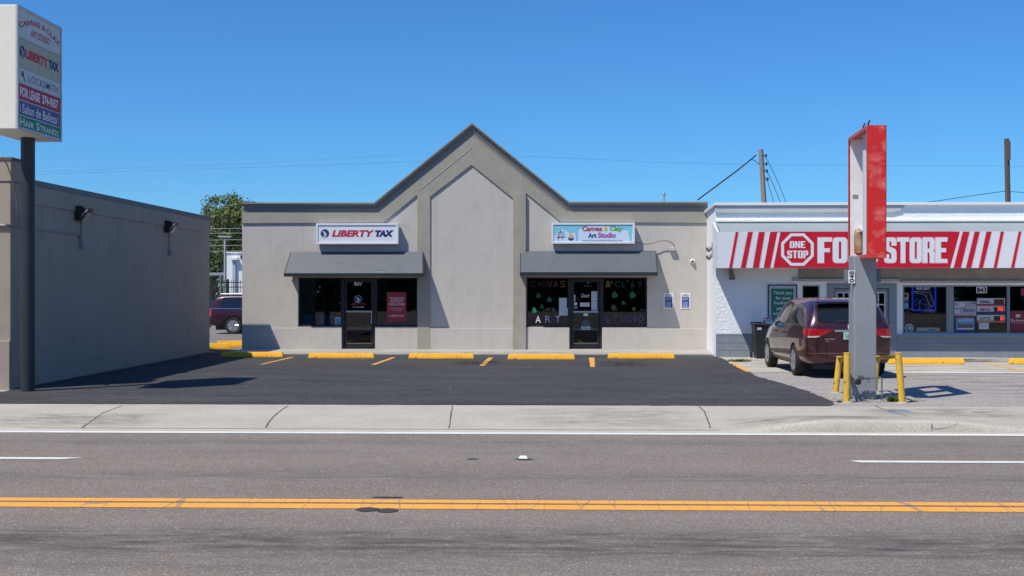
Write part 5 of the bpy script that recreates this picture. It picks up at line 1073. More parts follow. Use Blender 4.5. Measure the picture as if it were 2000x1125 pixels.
# ================================================================== VEHICLES
M_TYRE = mat('tyre', (.014, .014, .014), (.02, .02, .02), ns=9, rough=.85); M_RIM = mat('rim_silver', (.55, .56, .58), (.45, .46, .48), ns=12, rough=.25, metal=.85)
M_CGL = mat('car_glass', (.010, .013, .016), rough=.03, spec=.7); M_CHR = mat('chrome', (.7, .7, .72), rough=.15, metal=1)
M_TRD = mat('tail_red', (.42, .008, .012), (.30, .004, .008), ns=20, rough=.12, spec=.6, coat=.6); M_TCL = mat('tail_clear', (.62, .50, .50), (.45, .38, .38), ns=20, rough=.15, coat=.5)
def paint(name, c): return mat(name, c, tuple(x * .9 for x in c), ns=3, rough=.32, metal=.45, spec=.5, coat=1)
def lerp(a, b, t): return a + (b - a) * t
def vehicle(nm, lab, loc, rz, st, lean, wheels, wr, wwid, paintm, lw):
    """st: stations (y, zbot, wlow, zbelt, wbelt, ztop, wtop), y from the rear bumper forwards"""
    t = thing(nm, lab, 'van' if 'minivan' in nm else 'car', loc, rz); M = ROOTM[t.name].inverted()
    def sec(s):
        y, zb, wl, zbe, wb, zt, wt = s; h_ = zbe - zb
        return [(0, zb), (wl - .16, zb), (wl - .035, zb + .07), (wl, zb + .30 * h_ + .02), (wl + .002, zb + .62 * h_), (wb + .012, zbe - .05), (wb, zbe), (lerp(wb, wt, .45) + .012, lerp(zbe, zt, .42)), (wt + .05, lerp(zbe, zt, .80)), (wt - .03, zt - .035), (wt - .22, zt - .004), (0, zt + .008)]
    rings = []
    for s in st:
        h_ = sec(s); ring = [(x, s[0], z) for x, z in h_] + [(-x, s[0], z) for x, z in h_[-2:0:-1]]
        rings.append(ring)
    zbelt = st[2][3]
    def deform(p):
        x, y, z = p; k = max(0, 1 - y / 1.3); q = max(0, min(1, (z - (zbelt - .02)) / .6)); q = q * q * (3 - 2 * q)
        y += lean * q * k
        if y > 3.0 and False: pass
        return Vector((x, y, z))
    n = len(rings[0]); bm_ = MB(); vs = [deform(p) for r_ in rings for p in r_]
    fs = [(i * n + k, i * n + (k + 1) % n, (i + 1) * n + (k + 1) % n, (i + 1) * n + k) for i in range(len(rings) - 1) for k in range(n)]
    bm_.add(vs, fs)
    hn = n // 2
    for idx, sg in ((0, -1), (len(rings) - 1, 1)):       # rear and front caps as strips, gently crowned
        ring = rings[idx]; colsN = 6; grid = []
        for k in range(1, hn):
            a, b = Vector(ring[k]), Vector(ring[n - k]); row = []
            for c in range(1, colsN):
                f_ = c / colsN; p = a.lerp(b, f_); p.y += sg * .07 * (1 - (2 * f_ - 1) ** 2); row.append(deform(p))
            grid.append(row)
        base = len(bm_.v); bm_.v += [v for r_ in grid for v in r_]; w_ = colsN - 1; o_ = idx * n
        gi = lambda k, c: o_ + k if c == 0 else (o_ + n - k if c == colsN else base + (k - 1) * w_ + c - 1)
        for k in range(1, hn - 1):
            for c in range(colsN): bm_.f.append([gi(k, c), gi(k, c + 1), gi(k + 1, c + 1), gi(k + 1, c)]); bm_.fm.append(0)
        bm_.f.append([o_] + [gi(1, c) for c in range(colsN + 1)]); bm_.fm.append(0)
        bm_.f.append([o_ + hn] + [gi(hn - 1, c) for c in range(colsN, -1, -1)]); bm_.fm.append(0)
    bm_.v = [M @ v for v in bm_.v]
    body = bm_.build('body', paintm, t, smooth=0)
    sub = body.modifiers.new('s', 'SUBSURF'); sub.levels = 2; sub.render_levels = 2
    bpy.context.view_layer.update(); dg = bpy.context.evaluated_depsgraph_get(); me = bpy.data.meshes.new_from_object(body.evaluated_get(dg)); body.modifiers.clear(); body.data = me
    bvh = BVHTree.FromPolygons([v.co.copy() for v in me.vertices], [tuple(p.vertices) for p in me.polygons])
    # wheel arches
    cut = MB()
    for wy in wheels:
        for s in (-1, 1):
            cut.lathe((s * (lw + .3), wy, wr), (-s, 0, 0), [(wr * 1.13, 0), (wr * 1.13, .3 + wwid + .12)], 32)
    cut.v = [M @ v for v in cut.v]; co = cut.build('arch_cutter', M_BLACK, t)
    bo = body.modifiers.new('b', 'BOOLEAN'); bo.object = co; bo.operation = 'DIFFERENCE'; bo.solver = 'EXACT'
    bpy.context.view_layer.update(); dg = bpy.context.evaluated_depsgraph_get(); me2 = bpy.data.meshes.new_from_object(body.evaluated_get(dg)); body.modifiers.clear(); body.data = me2; bpy.data.objects.remove(co)
    me2.polygons.foreach_set('use_smooth', [True] * len(me2.polygons)); me2.set_sharp_from_angle(angle=R(50))
    def patch(name, quad, m_, axis, parent=t, side=1, off=.006, nu=14, nv=12, cr=.12, thick=0):
        """quad corners (a,b) in side view (y,z) or rear view (x,z): lower-a, lower-b, upper-b, upper-a; laid on the body"""
        A, B_, C_, D_ = [Vector(p) for p in quad]; mb = MB(); g = []
        for j in range(nv + 1):
            tv = j / nv; e = min(tv, 1 - tv) / cr if cr else 1; ins = cr * (1 - math.sqrt(max(0, 1 - (1 - min(1, e)) ** 2))) * .7 if cr else 0; row = []
            for i in range(nu + 1):
                tu = ins + (1 - 2 * ins) * i / nu; p = A.lerp(B_, tu).lerp(D_.lerp(C_, tu), tv)
                if axis == 'side': o_, d_ = Vector((side * 3, p.x, p.y)), Vector((-side, 0, 0))
                elif axis == 'rear': o_, d_ = Vector((p.x, -3, p.y)), Vector((0, 1, 0))
                else: o_, d_ = Vector((p.x, 9, p.y)), Vector((0, -1, 0))
                h_, nn, _, _ = bvh.ray_cast(o_, d_)
                if h_ is None: h_ = g[-1][-1] if g else o_ + d_ * 2; nn = -d_
                if nn.dot(d_) > 0: nn = -nn
                row.append(h_ + nn * off)
            g.append(row)
        mb.add([M @ v for r_ in g for v in r_], [(j * (nu + 1) + i, j * (nu + 1) + i + 1, (j + 1) * (nu + 1) + i + 1, (j + 1) * (nu + 1) + i) for j in range(nv) for i in range(nu)])
        return mb.build(name, m_, parent, smooth=60)
    for wy in wheels:
        for s in (-1, 1):
            xo = s * lw; T_ = lambda x, y, z: M @ Vector((x, y, z))
            mb = MB(); mb.lathe((xo, wy, wr), (-s, 0, 0), [(wr * .64, .012), (wr * .70, 0), (wr * .93, .0), (wr, .03), (wr, wwid - .03), (wr * .93, wwid), (wr * .6, wwid)], 40); mb.v = [M @ v for v in mb.v]; wo = mb.build('wheel', M_TYRE, t, smooth=35)
            mb = MB(); mb.lathe((xo, wy, wr), (-s, 0, 0), [(wr * .67, .002), (wr * .64, .0), (wr * .61, .02), (wr * .58, .10)], 40)
            for k in range(5):
                a_ = k * 2 * math.pi / 5 + .3
                for da in (-.17, .17):
                    c1 = Vector((xo - s * .03, wy + math.cos(a_ + da * .4) * wr * .10, wr + math.sin(a_ + da * .4) * wr * .10)); c2 = Vector((xo - s * .008, wy + math.cos(a_ + da) * wr * .63, wr + math.sin(a_ + da) * wr * .63)); mb.tube([c1, c2], .026, 6)
            mb.lathe((xo - s * .005, wy, wr), (-s, 0, 0), [(wr * .15, .0), (wr * .17, .02), (wr * .1, .05)], 16); mb.v = [M @ v for v in mb.v]; mb.build('rim', M_RIM, wo, smooth=35)
            mb = MB(); mb.lathe((xo - s * .08, wy, wr), (-s, 0, 0), [(wr * .58, 0), (wr * .58, .01)], 32); mb.v = [M @ v for v in mb.v]; mb.build('brake_disc', M_BLACK, wo)
    mb = MB(); L_ = st[-1][0]; mb.box(-lw + .28, lw - .28, .25, L_ - .3, .19, st[3][1] + .12); mb.v = [M @ v for v in mb.v]; mb.build('underbody', M_BLACK, t)
    return t, M, patch

VAN = [(0.0, .34, .86, 1.10, .84, 1.50, .66), (.06, .30, .915, 1.11, .88, 1.60, .70), (.25, .27, .955, 1.12, .92, 1.66, .72), (.7, .25, .975, 1.12, .94, 1.715, .73), (1.3, .24, .985, 1.11, .945, 1.735, .735), (2.2, .23, .985, 1.09, .945, 1.74, .735),
       (2.9, .23, .985, 1.06, .94, 1.715, .72), (3.35, .23, .985, 1.04, .935, 1.62, .70), (3.8, .24, .98, 1.03, .93, 1.36, .72), (4.15, .25, .97, 1.01, .91, 1.12, .74), (4.6, .27, .94, .92, .87, 1.02, .68), (4.95, .30, .86, .80, .78, .88, .56), (5.12, .36, .72, .68, .64, .74, .42)]
VX, VY, VRZ = 6.43, 27.18, R(1.2)
M_VAN = paint('van_maroon', (.060, .011, .016))
v, M, pa_ = vehicle('minivan', 'dark maroon minivan parked nose-in at the store door behind the red sign', (VX, VY, .012), VRZ, VAN, .34, (1.08, 4.08), .345, .22, M_VAN, .985)
for s in (-1, 1):
    for q, nm in (([(3.02, 1.10), (3.62, 1.08), (3.30, 1.50), (2.98, 1.62)], 'door_window'), ([(1.92, 1.13), (2.92, 1.10), (2.90, 1.625), (1.95, 1.64)], 'door_window'), ([(.72, 1.17), (1.84, 1.135), (1.86, 1.64), (.92, 1.61)], 'quarter_window')):
        pa_(nm, q, M_CGL, 'side', side=s, cr=.10)
    pa_('window_trim', [(.66, 1.135), (3.70, 1.065), (3.70, 1.082), (.67, 1.153)], M_CHR, 'side', side=s, off=.008, cr=0, nu=30, nv=1)
    pa_('window_trim', [(.70, 1.15), (.735, 1.15), (.905, 1.63), (.88, 1.64)], M_CHR, 'side', side=s, off=.008, cr=0, nu=1, nv=10)
    for yy in (1.88, 2.96): pa_('door_seam', [(yy, .34), (yy + .012, .34), (yy + .012, 1.10), (yy, 1.10)], M_BLACK, 'side', side=s, off=.002, cr=0, nu=1, nv=14)
    pa_('slide_rail', [(.50, .985), (1.88, .965), (1.88, .98), (.50, 1.0)], M_BLACK, 'side', side=s, off=.003, cr=0, nu=14, nv=1)
    pa_('rocker_trim', [(1.5, .27), (3.66, .27), (3.66, .34), (1.5, .34)], M_BLACK, 'side', side=s, off=.012, cr=0, nu=20, nv=3)
    for yy in (2.05, 3.06):
        mb = MB(); mb.tube([M @ Vector((s * .975, yy, .93)), M @ Vector((s * 1.015, yy + .03, .935)), M @ Vector((s * 1.015, yy + .15, .935)), M @ Vector((s * .975, yy + .18, .93))], .014, 6); mb.build('door_handle', M_VAN, v, smooth=50)
    x_ = s * 1.06; mb = MB(); rr_ = []
    for k, (dx, sy_, sz_) in enumerate(((-.13, .04, .04), (-.10, .07, .075), (-.02, .09, .095), (.06, .09, .095), (.11, .07, .075), (.13, .03, .03))):
        rr_ += [M @ Vector((x_ + s * dx, 3.52 + math.cos(2 * math.pi * i / 14) * sy_ + (.05 if dx < 0 else 0), 1.135 + math.sin(2 * math.pi * i / 14) * sz_)) for i in range(14)]
    mb.add(rr_, [(j * 14 + i, j * 14 + (i + 1) % 14, (j + 1) * 14 + (i + 1) % 14, (j + 1) * 14 + i) for j in range(5) for i in range(14)] + [tuple(range(14))[::-1], tuple(range(70, 84))]); mm_ = mb.build('mirror', M_VAN, v, smooth=60)
    mb = MB(); mb.add([M @ Vector((x_ + math.cos(t_) * .10, 3.432, 1.135 + math.sin(t_) * .07)) for t_ in (k * math.pi / 8 for k in range(16))], [tuple(range(16))]); mb.build('mirror_glass', M_CHR, mm_)
# tail end
pa_('rear_window', [(-.70, 1.20), (.70, 1.20), (.60, 1.60), (-.60, 1.60)], M_CGL, 'rear', cr=.10, nu=20)
pa_('window_trim', [(-.78, 1.16), (-.765, 1.16), (-.645, 1.60), (-.665, 1.62)], M_CHR, 'rear', cr=0, nu=1, nv=10, off=.009); pa_('window_trim', [(.78, 1.16), (.765, 1.16), (.645, 1.60), (.665, 1.62)], M_CHR, 'rear', cr=0, nu=1, nv=10, off=.009)
for s in (-1, 1):
    tl = pa_('tail_light', [(s * .90, .90), (s * .58, .93), (s * .34, 1.055), (s * .90, 1.075)], M_TRD, 'rear', off=.018, cr=.1, nu=16)
    pa_('side_lens', [(.06, .91), (.30, .99), (.26, 1.07), (.05, 1.075)], M_TRD, 'side', side=s, off=.014, cr=.1, parent=v)
    pa_('reverse_lens', [(s * .88, .880), (s * .70, .885), (s * .62, .92), (s * .88, .912)], M_TCL, 'rear', off=.022, cr=.1, parent=tl)
pa_('chrome_strip', [(-.34, 1.005), (.34, 1.005), (.34, 1.05), (-.34, 1.05)], M_ALU, 'rear', off=.016, cr=0, nu=14, nv=3)
pa_('tailgate_seam', [(-.70, .605), (.70, .605), (.70, .615), (-.70, .615)], M_BLACK, 'rear', off=.003, cr=0, nu=20, nv=1)
for s in (-1, 1): pa_('tailgate_seam', [(s * .70, .61), (s * .708, .61), (s * .66, .90), (s * .652, .90)], M_BLACK, 'rear', off=.003, cr=0, nu=1, nv=8)
pa_('bumper_seam', [(-.86, .535), (.86, .535), (.86, .548), (-.86, .548)], MC['crack_dark'] if 'crack_dark' in MC else M_BLACK, 'rear', off=.004, cr=0, nu=20, nv=1)
pl = pa_('licence_plate', [(-.155, .845), (.155, .845), (.155, 1.0), (-.155, 1.0)], flat('plate_green', (.42, .62, .58)), 'rear', off=.03, cr=0, nu=2, nv=2)
VF = Fr(M @ Vector((0, -.115, 0)), (math.cos(VRZ), math.sin(VRZ), 0), (0, 0, 1), (math.sin(VRZ), -math.cos(VRZ), 0))
letters(pl, VF, 'TAC EL1', (-.13, .13, .885, .955), .0, flat('plate_ink', (.05, .20, .12)), bold=.02)
letters(v, VF, 'ODYSSEY', (-.56, -.33, .835, .865), -.01, M_ALU, bold=.02, name='badge'); letters(v, VF, 'EX-L', (-.54, -.45, .79, .815), -.008, M_ALU, bold=.02, name='badge')
mb = MB(); 
for s in (-1, 1): mb.fbox(VF, s * .055 - .012, s * .055 + .012, 1.075, 1.16, .0, .012)
mb.fbox(VF, -.045, .045, 1.105, 1.125, .0, .012); mb.build('emblem', M_WHITE, v, bevel=.003)  # chrome emblem in white, its bright reflection put into the colour
mb = MB(); mb.tube([M @ Vector((-.42, .02, 1.215)), M @ Vector((-.15, -.02, 1.235)), M @ Vector((.14, -.02, 1.21))], .012, 6); mb.build('wiper', M_BLACK, v, smooth=50)
pa_('spoiler_light', [(-.20, 1.645), (.20, 1.645), (.19, 1.67), (-.19, 1.67)], M_TRD, 'rear', off=.02, cr=0, nu=8, nv=2)
mb = MB(); q = [(-.68, .20, 1.655), (.68, .20, 1.655), (.62, .45, 1.70), (-.62, .45, 1.70)]; mb.add([M @ Vector(p) for p in q] + [M @ (Vector(p) - Vector((0, 0, .035))) for p in q], [(0, 1, 2, 3), (7, 6, 5, 4), (0, 4, 5, 1), (1, 5, 6, 2), (2, 6, 7, 3), (3, 7, 4, 0)]); mb.build('spoiler', M_VAN, v, bevel=.012)

SUV = [(0.0, .42, .88, 1.22, .86, 1.60, .72), (.05, .38, .95, 1.22, .90, 1.78, .76), (.25, .36, .985, 1.22, .93, 1.86, .78), (.7, .35, 1.0, 1.22, .94, 1.90, .79), (1.6, .34, 1.0, 1.20, .94, 1.91, .79), (2.8, .34, 1.0, 1.18, .94, 1.88, .78), (3.2, .34, 1.0, 1.17, .935, 1.76, .77), (3.65, .35, 1.0, 1.16, .93, 1.40, .78), (3.95, .36, .99, 1.12, .91, 1.20, .78), (4.7, .40, .96, 1.04, .88, 1.13, .74), (5.0, .44, .90, .95, .84, 1.05, .70), (5.13, .5, .80, .85, .76, .92, .6)]
SXp = atY(405.5, 620, 52.6).x; M_SUV = mat('suv_plum', (.034, .006, .016), (.030, .006, .014), ns=3, rough=.35, metal=.2, coat=.35)
v2, M2, pb_ = vehicle('estate_car', 'dark plum large estate car seen side-on in the gap behind the walls', (SXp, 53.7, .01), R(-90), SUV, .20, (1.13, 4.1), .40, .26, M_SUV, 1.0)
for s in (-1, 1):
    for q in ([(.50, 1.27), (1.55, 1.27), (1.70, 1.76), (.62, 1.76)], [(1.95, 1.26), (2.75, 1.25), (2.70, 1.76), (2.02, 1.78)], [(2.85, 1.25), (3.62, 1.24), (3.15, 1.68), (2.82, 1.74)]): pb_('side_window', q, M_CGL, 'side', side=s, cr=.08)
    pb_('body_line', [(.06, 1.215), (4.4, 1.20), (4.4, 1.225), (.06, 1.24)], M_CHR, 'side', side=s, off=.006, cr=0, nu=30, nv=1)
    pb_('tail_light', [(.01, .86), (.12, .86), (.12, 1.22), (.03, 1.22)], M_TRD, 'side', side=s, off=.02, cr=.05, nu=3, nv=8)
    mb = MB(); mb.tube([M2 @ Vector((s * .72, .5, 1.93)), M2 @ Vector((s * .72, 2.8, 1.94))], .02, 6); mb.build('roof_rail', M_CHR, v2)
    pb_('bumper', [(.02, .50), (.62, .50), (.62, .78), (.02, .80)], M_SUV, 'side', side=s, off=.03, cr=.1, nu=8, nv=6)
v2.scale = (.92, .92, .88)
pb_('rear_window', [(-.68, 1.28), (.68, 1.28), (.62, 1.74), (-.62, 1.74)], M_CGL, 'rear', cr=.08)

# ================================================================== TRASH BIN
bx0 = atY(1469, 690, 35.0); t = thing('trash_bin', 'black wheeled trash bin with open-edged lid beside the minivan', 'bin', (bx0.x + .3, 35.05, .012)); M = ROOTM[t.name].inverted()
mb = MB(); zt_ = .92
vs = [(-.20, -.22, 0), (.20, -.22, 0), (.20, .22, 0), (-.20, .22, 0), (-.27, -.29, zt_), (.27, -.29, zt_), (.27, .29, zt_), (-.27, .29, zt_)]
mb.add([M @ Vector(p) for p in vs], [(3, 2, 1, 0), (4, 5, 6, 7), (0, 1, 5, 4), (1, 2, 6, 5), (2, 3, 7, 6), (3, 0, 4, 7)]); mb.build('body', M_BLACK, t, bevel=.02)
mb = MB(); mb.box(-.30, .30, -.33, .32, zt_ + .001, zt_ + .05); mb.v = [M @ v_ for v_ in mb.v]; mb.build('lid', M_BLACK, t, bevel=.02)
mb = MB(); mb.tube([M @ Vector((-.26, .34, zt_ + .04)), M @ Vector((-.26, .40, zt_ + .06)), M @ Vector((.26, .40, zt_ + .06)), M @ Vector((.26, .34, zt_ + .04))], .018, 6); mb.build('handle', M_BLACK, t, smooth=50)
mb = MB(); mb.box(-.20, -.08, -.30, -.285, zt_ - .13, zt_ - .06); mb.v = [M @ v_ for v_ in mb.v]; mb.build('tag', flat('bin_tag', (.4, .42, .45)), t)
for s in (-1, 1): mb = MB(); mb.lathe(M @ Vector((s * .25, .27, .10)), (s, 0, 0), [(.10, 0), (.10, .05)], 16); mb.build('wheel', M_TYRE, t)

# ================================================================== POLES, WIRES
M_WOOD = mat('weathered_wood', (.22, .19, .16), (.30, .27, .24), ns=2, rough=.95, st=(6, 6, .5), fine=.1, fs=20); M_WOODD = mat('dark_wood', (.09, .065, .05), (.14, .10, .08), ns=2, rough=.95, st=(6, 6, .5)); M_WIRE = mat('wire_black', (.02, .02, .024), rough=.7)
def pole(ut, vt, ub, Y, r, m_, lab):
    a = atY(ut, vt, Y); b = atY(ub, 640, Y); b.z = 0; t = thing('utility_pole', lab, 'pole', (b.x, Y, 0))
    mb = MB(); mb.tube([b, a], r, 12, r * .8); mb.build('trunk', m_, t, smooth=40); return t, a, b
t, a, b = pole(1486, 292, 1507, 62, .15, M_WOOD, 'weathered grey wooden utility pole leaning slightly behind the store roof')
for v_ in (304, 320, 334, 350): c = atY(1489 + (v_ - 292) * .075 + 6, v_, 61.9); mb = MB(); mb.lathe(c - Vector((0, 0, .09)), (0, 0, 1), [(.03, 0), (.06, .04), (.04, .09), (.06, .13), (.02, .17)], 10); mb.tube([c, c - Vector((.25, 0, 0))], .02, 5); mb.build('insulator', M_BLACK, t, smooth=40)
t2, a2, b2 = pole(1966, 271, 1974, 62, .15, M_WOODD, 'dark brown wooden utility pole behind the store roof near the picture edge')
c = atY(1971, 281, 61.8); mb = MB(); mb.box(c.x - .12, c.x - .0, 61.6, 61.8, c.z - .8, c.z + .1); mb.build('bracket', M_WOODD, t2)
def wire(name, lab, pts, r, Y=62, grp='overhead wires', sag=0):
    P_ = [atY(u, v_, Y if len(q) < 3 else q[2]) for q in pts for u, v_ in [q[:2]]]; Q = []
    for a, b in zip(P_, P_[1:]):
        for k in range(12): f_ = k / 12; p = a.lerp(b, f_); p.z -= sag * 4 * f_ * (1 - f_); Q.append(p)
    Q.append(P_[-1]); mb = MB(); mb.tube(Q, r, 5); o = mb.build(name, M_WIRE, smooth=60); tag(o, lab, 'wire', grp)
wire('overhead_wire', 'thick cable bundle slanting down from the grey pole to the beige roof', [(1477, 303), (1440, 333), (1362, 391)], .035)
wire('overhead_wire', 'short loop of wire curling below the cable bundle at the grey pole', [(1484, 322), (1472, 313), (1466, 312), (1461, 316)], .018, sag=-.03)
wire('overhead_wire', 'steep wire dropping from the grey pole, farthest from its foot', [(1494, 305), (1535, 396)], .014, sag=-.15)
wire('overhead_wire', 'steep wire dropping from the grey pole, middle of three', [(1495, 330), (1524, 396)], .014, sag=-.1)
wire('overhead_wire', 'steep wire dropping from the grey pole, closest to its foot', [(1496, 345), (1511, 396)], .014, sag=-.05)
M_WIRE_S = .0
wire('overhead_wire', 'long thin wire crossing the whole sky behind the gable', [(60, 341, 90), (700, 320, 90), (1040, 305.5, 90), (1300, 317.5, 90), (1480, 321.5, 90), (2050, 325, 90)], .006)
wire('overhead_wire', 'faint upper wire in the sky over the grey building', [(60, 336, 90), (520, 318, 90), (860, 298, 90)], .004)
wire('overhead_wire', 'wire slanting from the brown pole down behind the store parapet', [(1965, 373), (1900, 382), (1800, 397)], .016)
wire('overhead_wire', 'short wire leaving the brown pole past the picture edge', [(1972, 374), (2060, 380)], .014)

# ================================================================== BEYOND THE GAP
def tree(name, lab, x, y, zc, rx, rz_, trunk_h, seed, n_cl, leaves, cols_, ls):
    rnd = random.Random(seed); t = thing(name, lab, 'tree', (x, y, 0)); M_BARK = mat('bark', (.09, .075, .06), (.14, .12, .10), ns=6, rough=1)
    tr = MB(); tr.tube([(x, y, -.1), (x + .1, y, trunk_h * .5), (x - .1, y, trunk_h)], .28, 10, .18); ends = []
    for k in range(11):
        a_ = k * 2.4; d = rnd.uniform(.45, .95); e = Vector((x + math.cos(a_) * rx * d, y + math.sin(a_) * rx * d, zc + rz_ * rnd.uniform(-.4, .8))); mid = Vector((x, y, trunk_h)).lerp(e, .5) + Vector((rnd.uniform(-.3, .3), 0, .2)); tr.tube([(x, y, trunk_h - .1), mid, e], .10, 6, .03); ends.append(e)
    tr.build('trunk', M_BARK, t, smooth=40)
    for ci, c_ in enumerate(cols_):
        mb = MB()
        for k in range(n_cl):
            while True:
                p = Vector((rnd.uniform(-1, 1), rnd.uniform(-1, 1), rnd.uniform(-1, 1)))
                if .35 < p.length < 1: break
            c = Vector((x + p.x * rx, y + p.y * rx, zc + p.z * rz_)); cr = rnd.uniform(.28, .55)
            for _ in range(leaves):
                q = Vector((rnd.gauss(0, .5), rnd.gauss(0, .5), rnd.gauss(0, .38))) * cr + c
                u_ = Vector((rnd.uniform(-1, 1), rnd.uniform(-1, 1), rnd.uniform(-.6, .6))).normalized(); w_ = u_.cross(Vector((rnd.uniform(-1, 1), rnd.uniform(-1, 1), rnd.uniform(-1, 1)))).normalized(); s_ = ls * rnd.uniform(.6, 1.3)
                mb.add([q - u_ * s_, q + w_ * s_ * .5, q + u_ * s_, q - w_ * s_ * .5], [(0, 1, 2, 3)])
        mb.build('crown', c_, t, noflip=True)
LG = [mat('leaf_a', (.10, .16, .035), (.15, .21, .05), ns=1, rough=.6), mat('leaf_b', (.05, .09, .022), (.07, .12, .028), ns=1, rough=.6), mat('leaf_c', (.17, .18, .05), (.11, .12, .035), ns=1, rough=.6)]
c = atY(418, 480, 80); tree('oak_tree', 'open-crowned oak rising highest above the gap', c.x + .75, 80, 6.0, 1.6, 1.85, 3.6, 11, 60, 130, [LG[0], LG[2]], .085)
c = atY(462, 480, 76); tree('oak_tree', 'denser oak with yellowish leaves behind the white shed', c.x + .4, 76, 5.3, 2.2, 1.9, 3.0, 12, 60, 110, LG, .085)
c = atY(412, 520, 84); tree('oak_tree', 'low dark tree just above the carport', c.x, 84, 3.6, 1.8, 1.1, 2.0, 13, 40, 90, LG[1:], .09)
mb = MB(); rnd = random.Random(4)
for k in range(9000):
    q = Vector((rnd.uniform(-40, -8), rnd.uniform(88, 91), abs(rnd.gauss(0, 1.6)))); u_ = Vector((rnd.uniform(-1, 1), rnd.uniform(-1, 1), rnd.uniform(-1, 1))).normalized(); w_ = u_.cross(Vector((rnd.uniform(-1, 1), 1, rnd.uniform(-1, 1)))).normalized(); s_ = .2
    mb.add([q - u_ * s_, q + w_ * s_ * .6, q + u_ * s_, q - w_ * s_ * .6], [(0, 1, 2, 3)])
o = mb.build('undergrowth', LG[1], noflip=True); o['kind'] = 'stuff'
def mass(name, y, n, x0, x1, h, s_):
    mb = MB(); rnd = random.Random(31)
    for k in range(n):
        xx = rnd.uniform(x0, x1); top = h * (.7 + .3 * math.sin(xx * .35) * math.sin(xx * .13 + 1)); q = Vector((xx, y + rnd.uniform(-1.5, 1.5), top * rnd.random() ** .8)); u_ = Vector((rnd.uniform(-1, 1), rnd.uniform(-1, 1), rnd.uniform(-1, 1))).normalized(); w_ = u_.cross(Vector((rnd.uniform(-1, 1), 1, rnd.uniform(-1, 1)))).normalized()
        mb.add([q - u_ * s_, q + w_ * s_ * .6, q + u_ * s_, q - w_ * s_ * .6], [(0, 1, 2, 3)])
    o = mb.build(name, LG[1], noflip=True); o['kind'] = 'stuff'
mass('unseen_leaf_screen', -30, 17000, -60, 60, 8.5, .55)  # unseen foliage behind the camera, added to darken the window reflections
# iron fence
FY = 62.0; t = thing('iron_fence', 'black iron picket fence across the back of the rear lot', 'fence', (-16, FY, 0)); xa, xb = atY(380, 560, FY).x, atY(500, 560, FY).x; zt_ = atY(440, 547, FY).z
mb = MB(); x = xa
while x < xb: mb.box(x - .012, x + .012, FY - .012, FY + .012, 0, zt_); x += .115
mb.build('picket', M_BLACK, t)
for u in (411, 445, 480): a = atY(u, 560, FY); mb = MB(); mb.box(a.x - .04, a.x + .04, FY - .04, FY + .04, 0, zt_ + .05); mb.build('post', M_BLACK, t)
for zz in (zt_ - .12, zt_ - .35, .25): mb = MB(); mb.box(xa, xb, FY - .02, FY - .013, zz - .02, zz + .02); mb.build('rail', M_BLACK, t)
# white shed with downspout
WY = 66.0; WF = Fr((0, WY, 0)); x0 = WF.px(442.5, 540)[0]; zt_ = WF.px(455, 494.5)[1]
t = thing('white_shed', 'plain white building with a big downspout behind the fence', 'building', (x0 + 3, WY, 0))
mb = MB(); mb.box(x0, x0 + 8, WY, WY + 6, 0, zt_); mb.build('wall', M_WHITE, t, bevel=.02)
mb = MB(); mb.box(x0 - .05, x0 + 8, WY - .05, WY + 6, zt_ + .001, zt_ + .07); mb.build('roof_edge', M_WHITE, t)
r_ = WF.rect(455, 508, 461, 620); mb = MB(); mb.fbox(WF, r_[0], r_[1], 0, r_[3], .02, .14); mb.build('downspout', mat('downspout_blue', (.38, .44, .52), (.42, .48, .56), ns=3), t, bevel=.01)
r_ = WF.rect(452, 503, 466, 508); mb = MB(); mb.fbox(WF, r_[0], r_[1], r_[2], r_[3], .02, .25); mb.build('downspout_head', M_WHITE, t, bevel=.01)
r_ = WF.rect(470, 499, 476, 505); mb = MB(); mb.fbox(WF, r_[0], r_[1], r_[2], r_[3], .002, .05); mb.build('vent', M_BLACK, t)
# carport and lamp post
CY_ = 70.0; a = atY(398, 533, CY_); b = atY(438, 536, CY_); t = thing('carport', 'long flat grey carport roof on thin posts behind the fence', 'carport', ((a.x + b.x) / 2, CY_, 0))
mb = MB(); mb.box(a.x - 6, b.x, CY_, CY_ + 4, a.z - .12, a.z + .02); mb.build('roof', M_ALU, t)
for k in range(4): x = b.x - .3 - k * 1.6; mb = MB(); mb.box(x - .04, x + .04, CY_ + .2, CY_ + .28, 0, a.z - .12); mb.build('post', M_ALU, t)
a = atY(439.5, 464, 64); t = thing('lamp_post', 'slim pale lamp post with a short crossbar beside the white shed', 'lamp post', (a.x, 64, 0))
mb = MB(); mb.tube([(a.x, 64, 0), (a.x, 64, a.z)], .075, 10, .05); mb.build('pole', mat('lamp_grey', (.34, .37, .40), (.38, .41, .44), ns=3), t, smooth=40)
mb = MB(); c0, c1 = atY(427, 465, 64), atY(452, 465, 64); mb.box(c0.x, c1.x, 63.9, 64.1, a.z, a.z + .07); mb.build('crossbar', MC['lamp_grey'], t, bevel=.02)
for i, v_ in enumerate((447, 456, 469, 480, 491)): wire('rear_cable', ('topmost', 'second', 'third', 'fourth', 'lowest')[i] + ' of the five pale cables strung in front of the trees in the gap', [(396, v_, 72), (480, v_ - 1, 72)], .011, grp='cables in the gap')
for o in [o for o in bpy.data.objects if o.name.startswith('rear_cable')]: o.data.materials[0] = MC['lamp_grey']

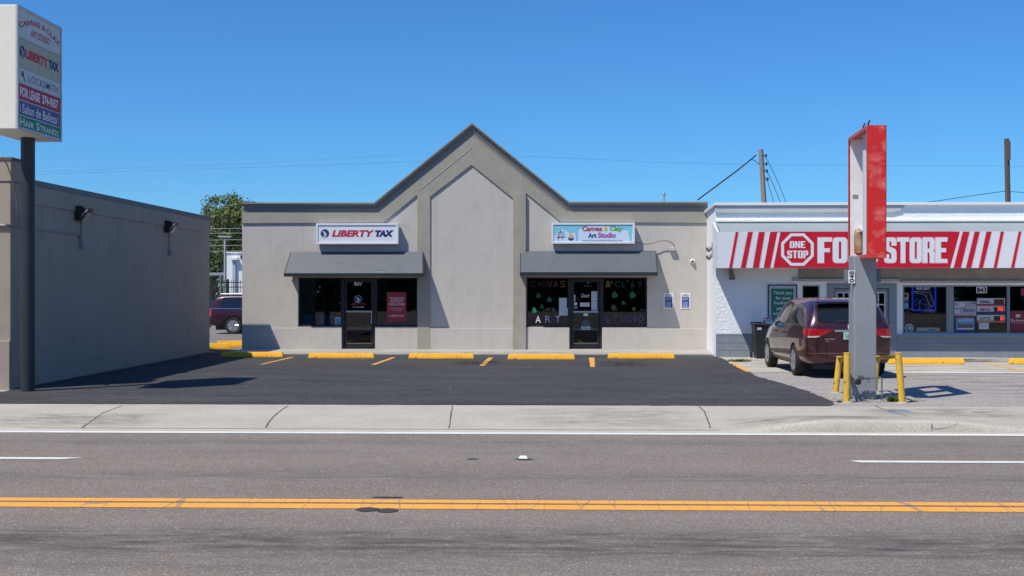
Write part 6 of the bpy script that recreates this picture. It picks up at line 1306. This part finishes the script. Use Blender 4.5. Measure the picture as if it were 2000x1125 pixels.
# ================================================================== SMALL THINGS
def tuft(u, v, r, n, lab, h_):
    c = G(u, v); rnd = random.Random(int(u)); mb = MB()
    for k in range(n):
        a_ = rnd.uniform(0, 6.28); d = rnd.uniform(0, r); b = Vector((c.x + math.cos(a_) * d, c.y + math.sin(a_) * d * .6, .004)); l_ = h_ * rnd.uniform(.5, 1.1); o_ = Vector((rnd.uniform(-.7, .7), rnd.uniform(-.7, .7), 1)).normalized() * l_; s_ = Vector((math.cos(a_), math.sin(a_), 0)) * .012
        mb.add([b - s_, b + s_, b + o_ * .6 + s_ * 1.6, b + o_, b + o_ * .6 - s_ * 1.6], [(0, 1, 2, 3, 4)])
    tag(mb.build('weed', mat('weed_green', (.07, .13, .03), (.12, .18, .05), ns=9, rough=.7), noflip=True), lab, 'weed')
tuft(1745, 785, .10, 170, 'leafy green weed at the foot of the yellow post', .11); tuft(1446, 707, .30, 160, 'low grass tuft along the block wall by the van', .09); tuft(1642, 787, .06, 30, 'tiny weed at the foot of the front yellow post', .05)
a = G(1022, 895); mb = MB(); mb.add([(a.x - .055, a.y - .04, 0), (a.x + .055, a.y - .04, 0), (a.x + .055, a.y + .06, 0), (a.x - .055, a.y + .06, 0), (a.x - .035, a.y - .01, .028), (a.x + .035, a.y - .01, .028), (a.x + .035, a.y + .03, .028), (a.x - .035, a.y + .03, .028)], [(3, 2, 1, 0), (4, 5, 6, 7), (0, 1, 5, 4), (1, 2, 6, 5), (2, 3, 7, 6), (3, 0, 4, 7)])
tag(mb.build('road_marker', M_WPAINT, bevel=.004), 'small white raised reflector marker on the road between lane dashes', 'road marker')
mb = MB(); rnd = random.Random(21)
for u, v in ((220, 770), (302, 788), (1032, 719), (1035, 722), (1170, 690), (640, 702), (480, 757), (1240, 716), (700, 742), (880, 763), (1320, 706), (560, 722), (760, 707), (110, 780), (1470, 712), (1350, 700)):
    c = G(u, v); r = rnd.uniform(.012, .03); mb.sheet(GR, [(c.x + r * math.cos(t_) * rnd.uniform(.5, 1.5), c.y + r * math.sin(t_) * rnd.uniform(.6, 2)) for t_ in (k * 1.05 for k in range(6))], h=.0185)
o = mb.build('litter_specks', mat('litter', (.5, .42, .32), (.6, .6, .58), ns=40), noflip=True); o['kind'] = 'stuff'
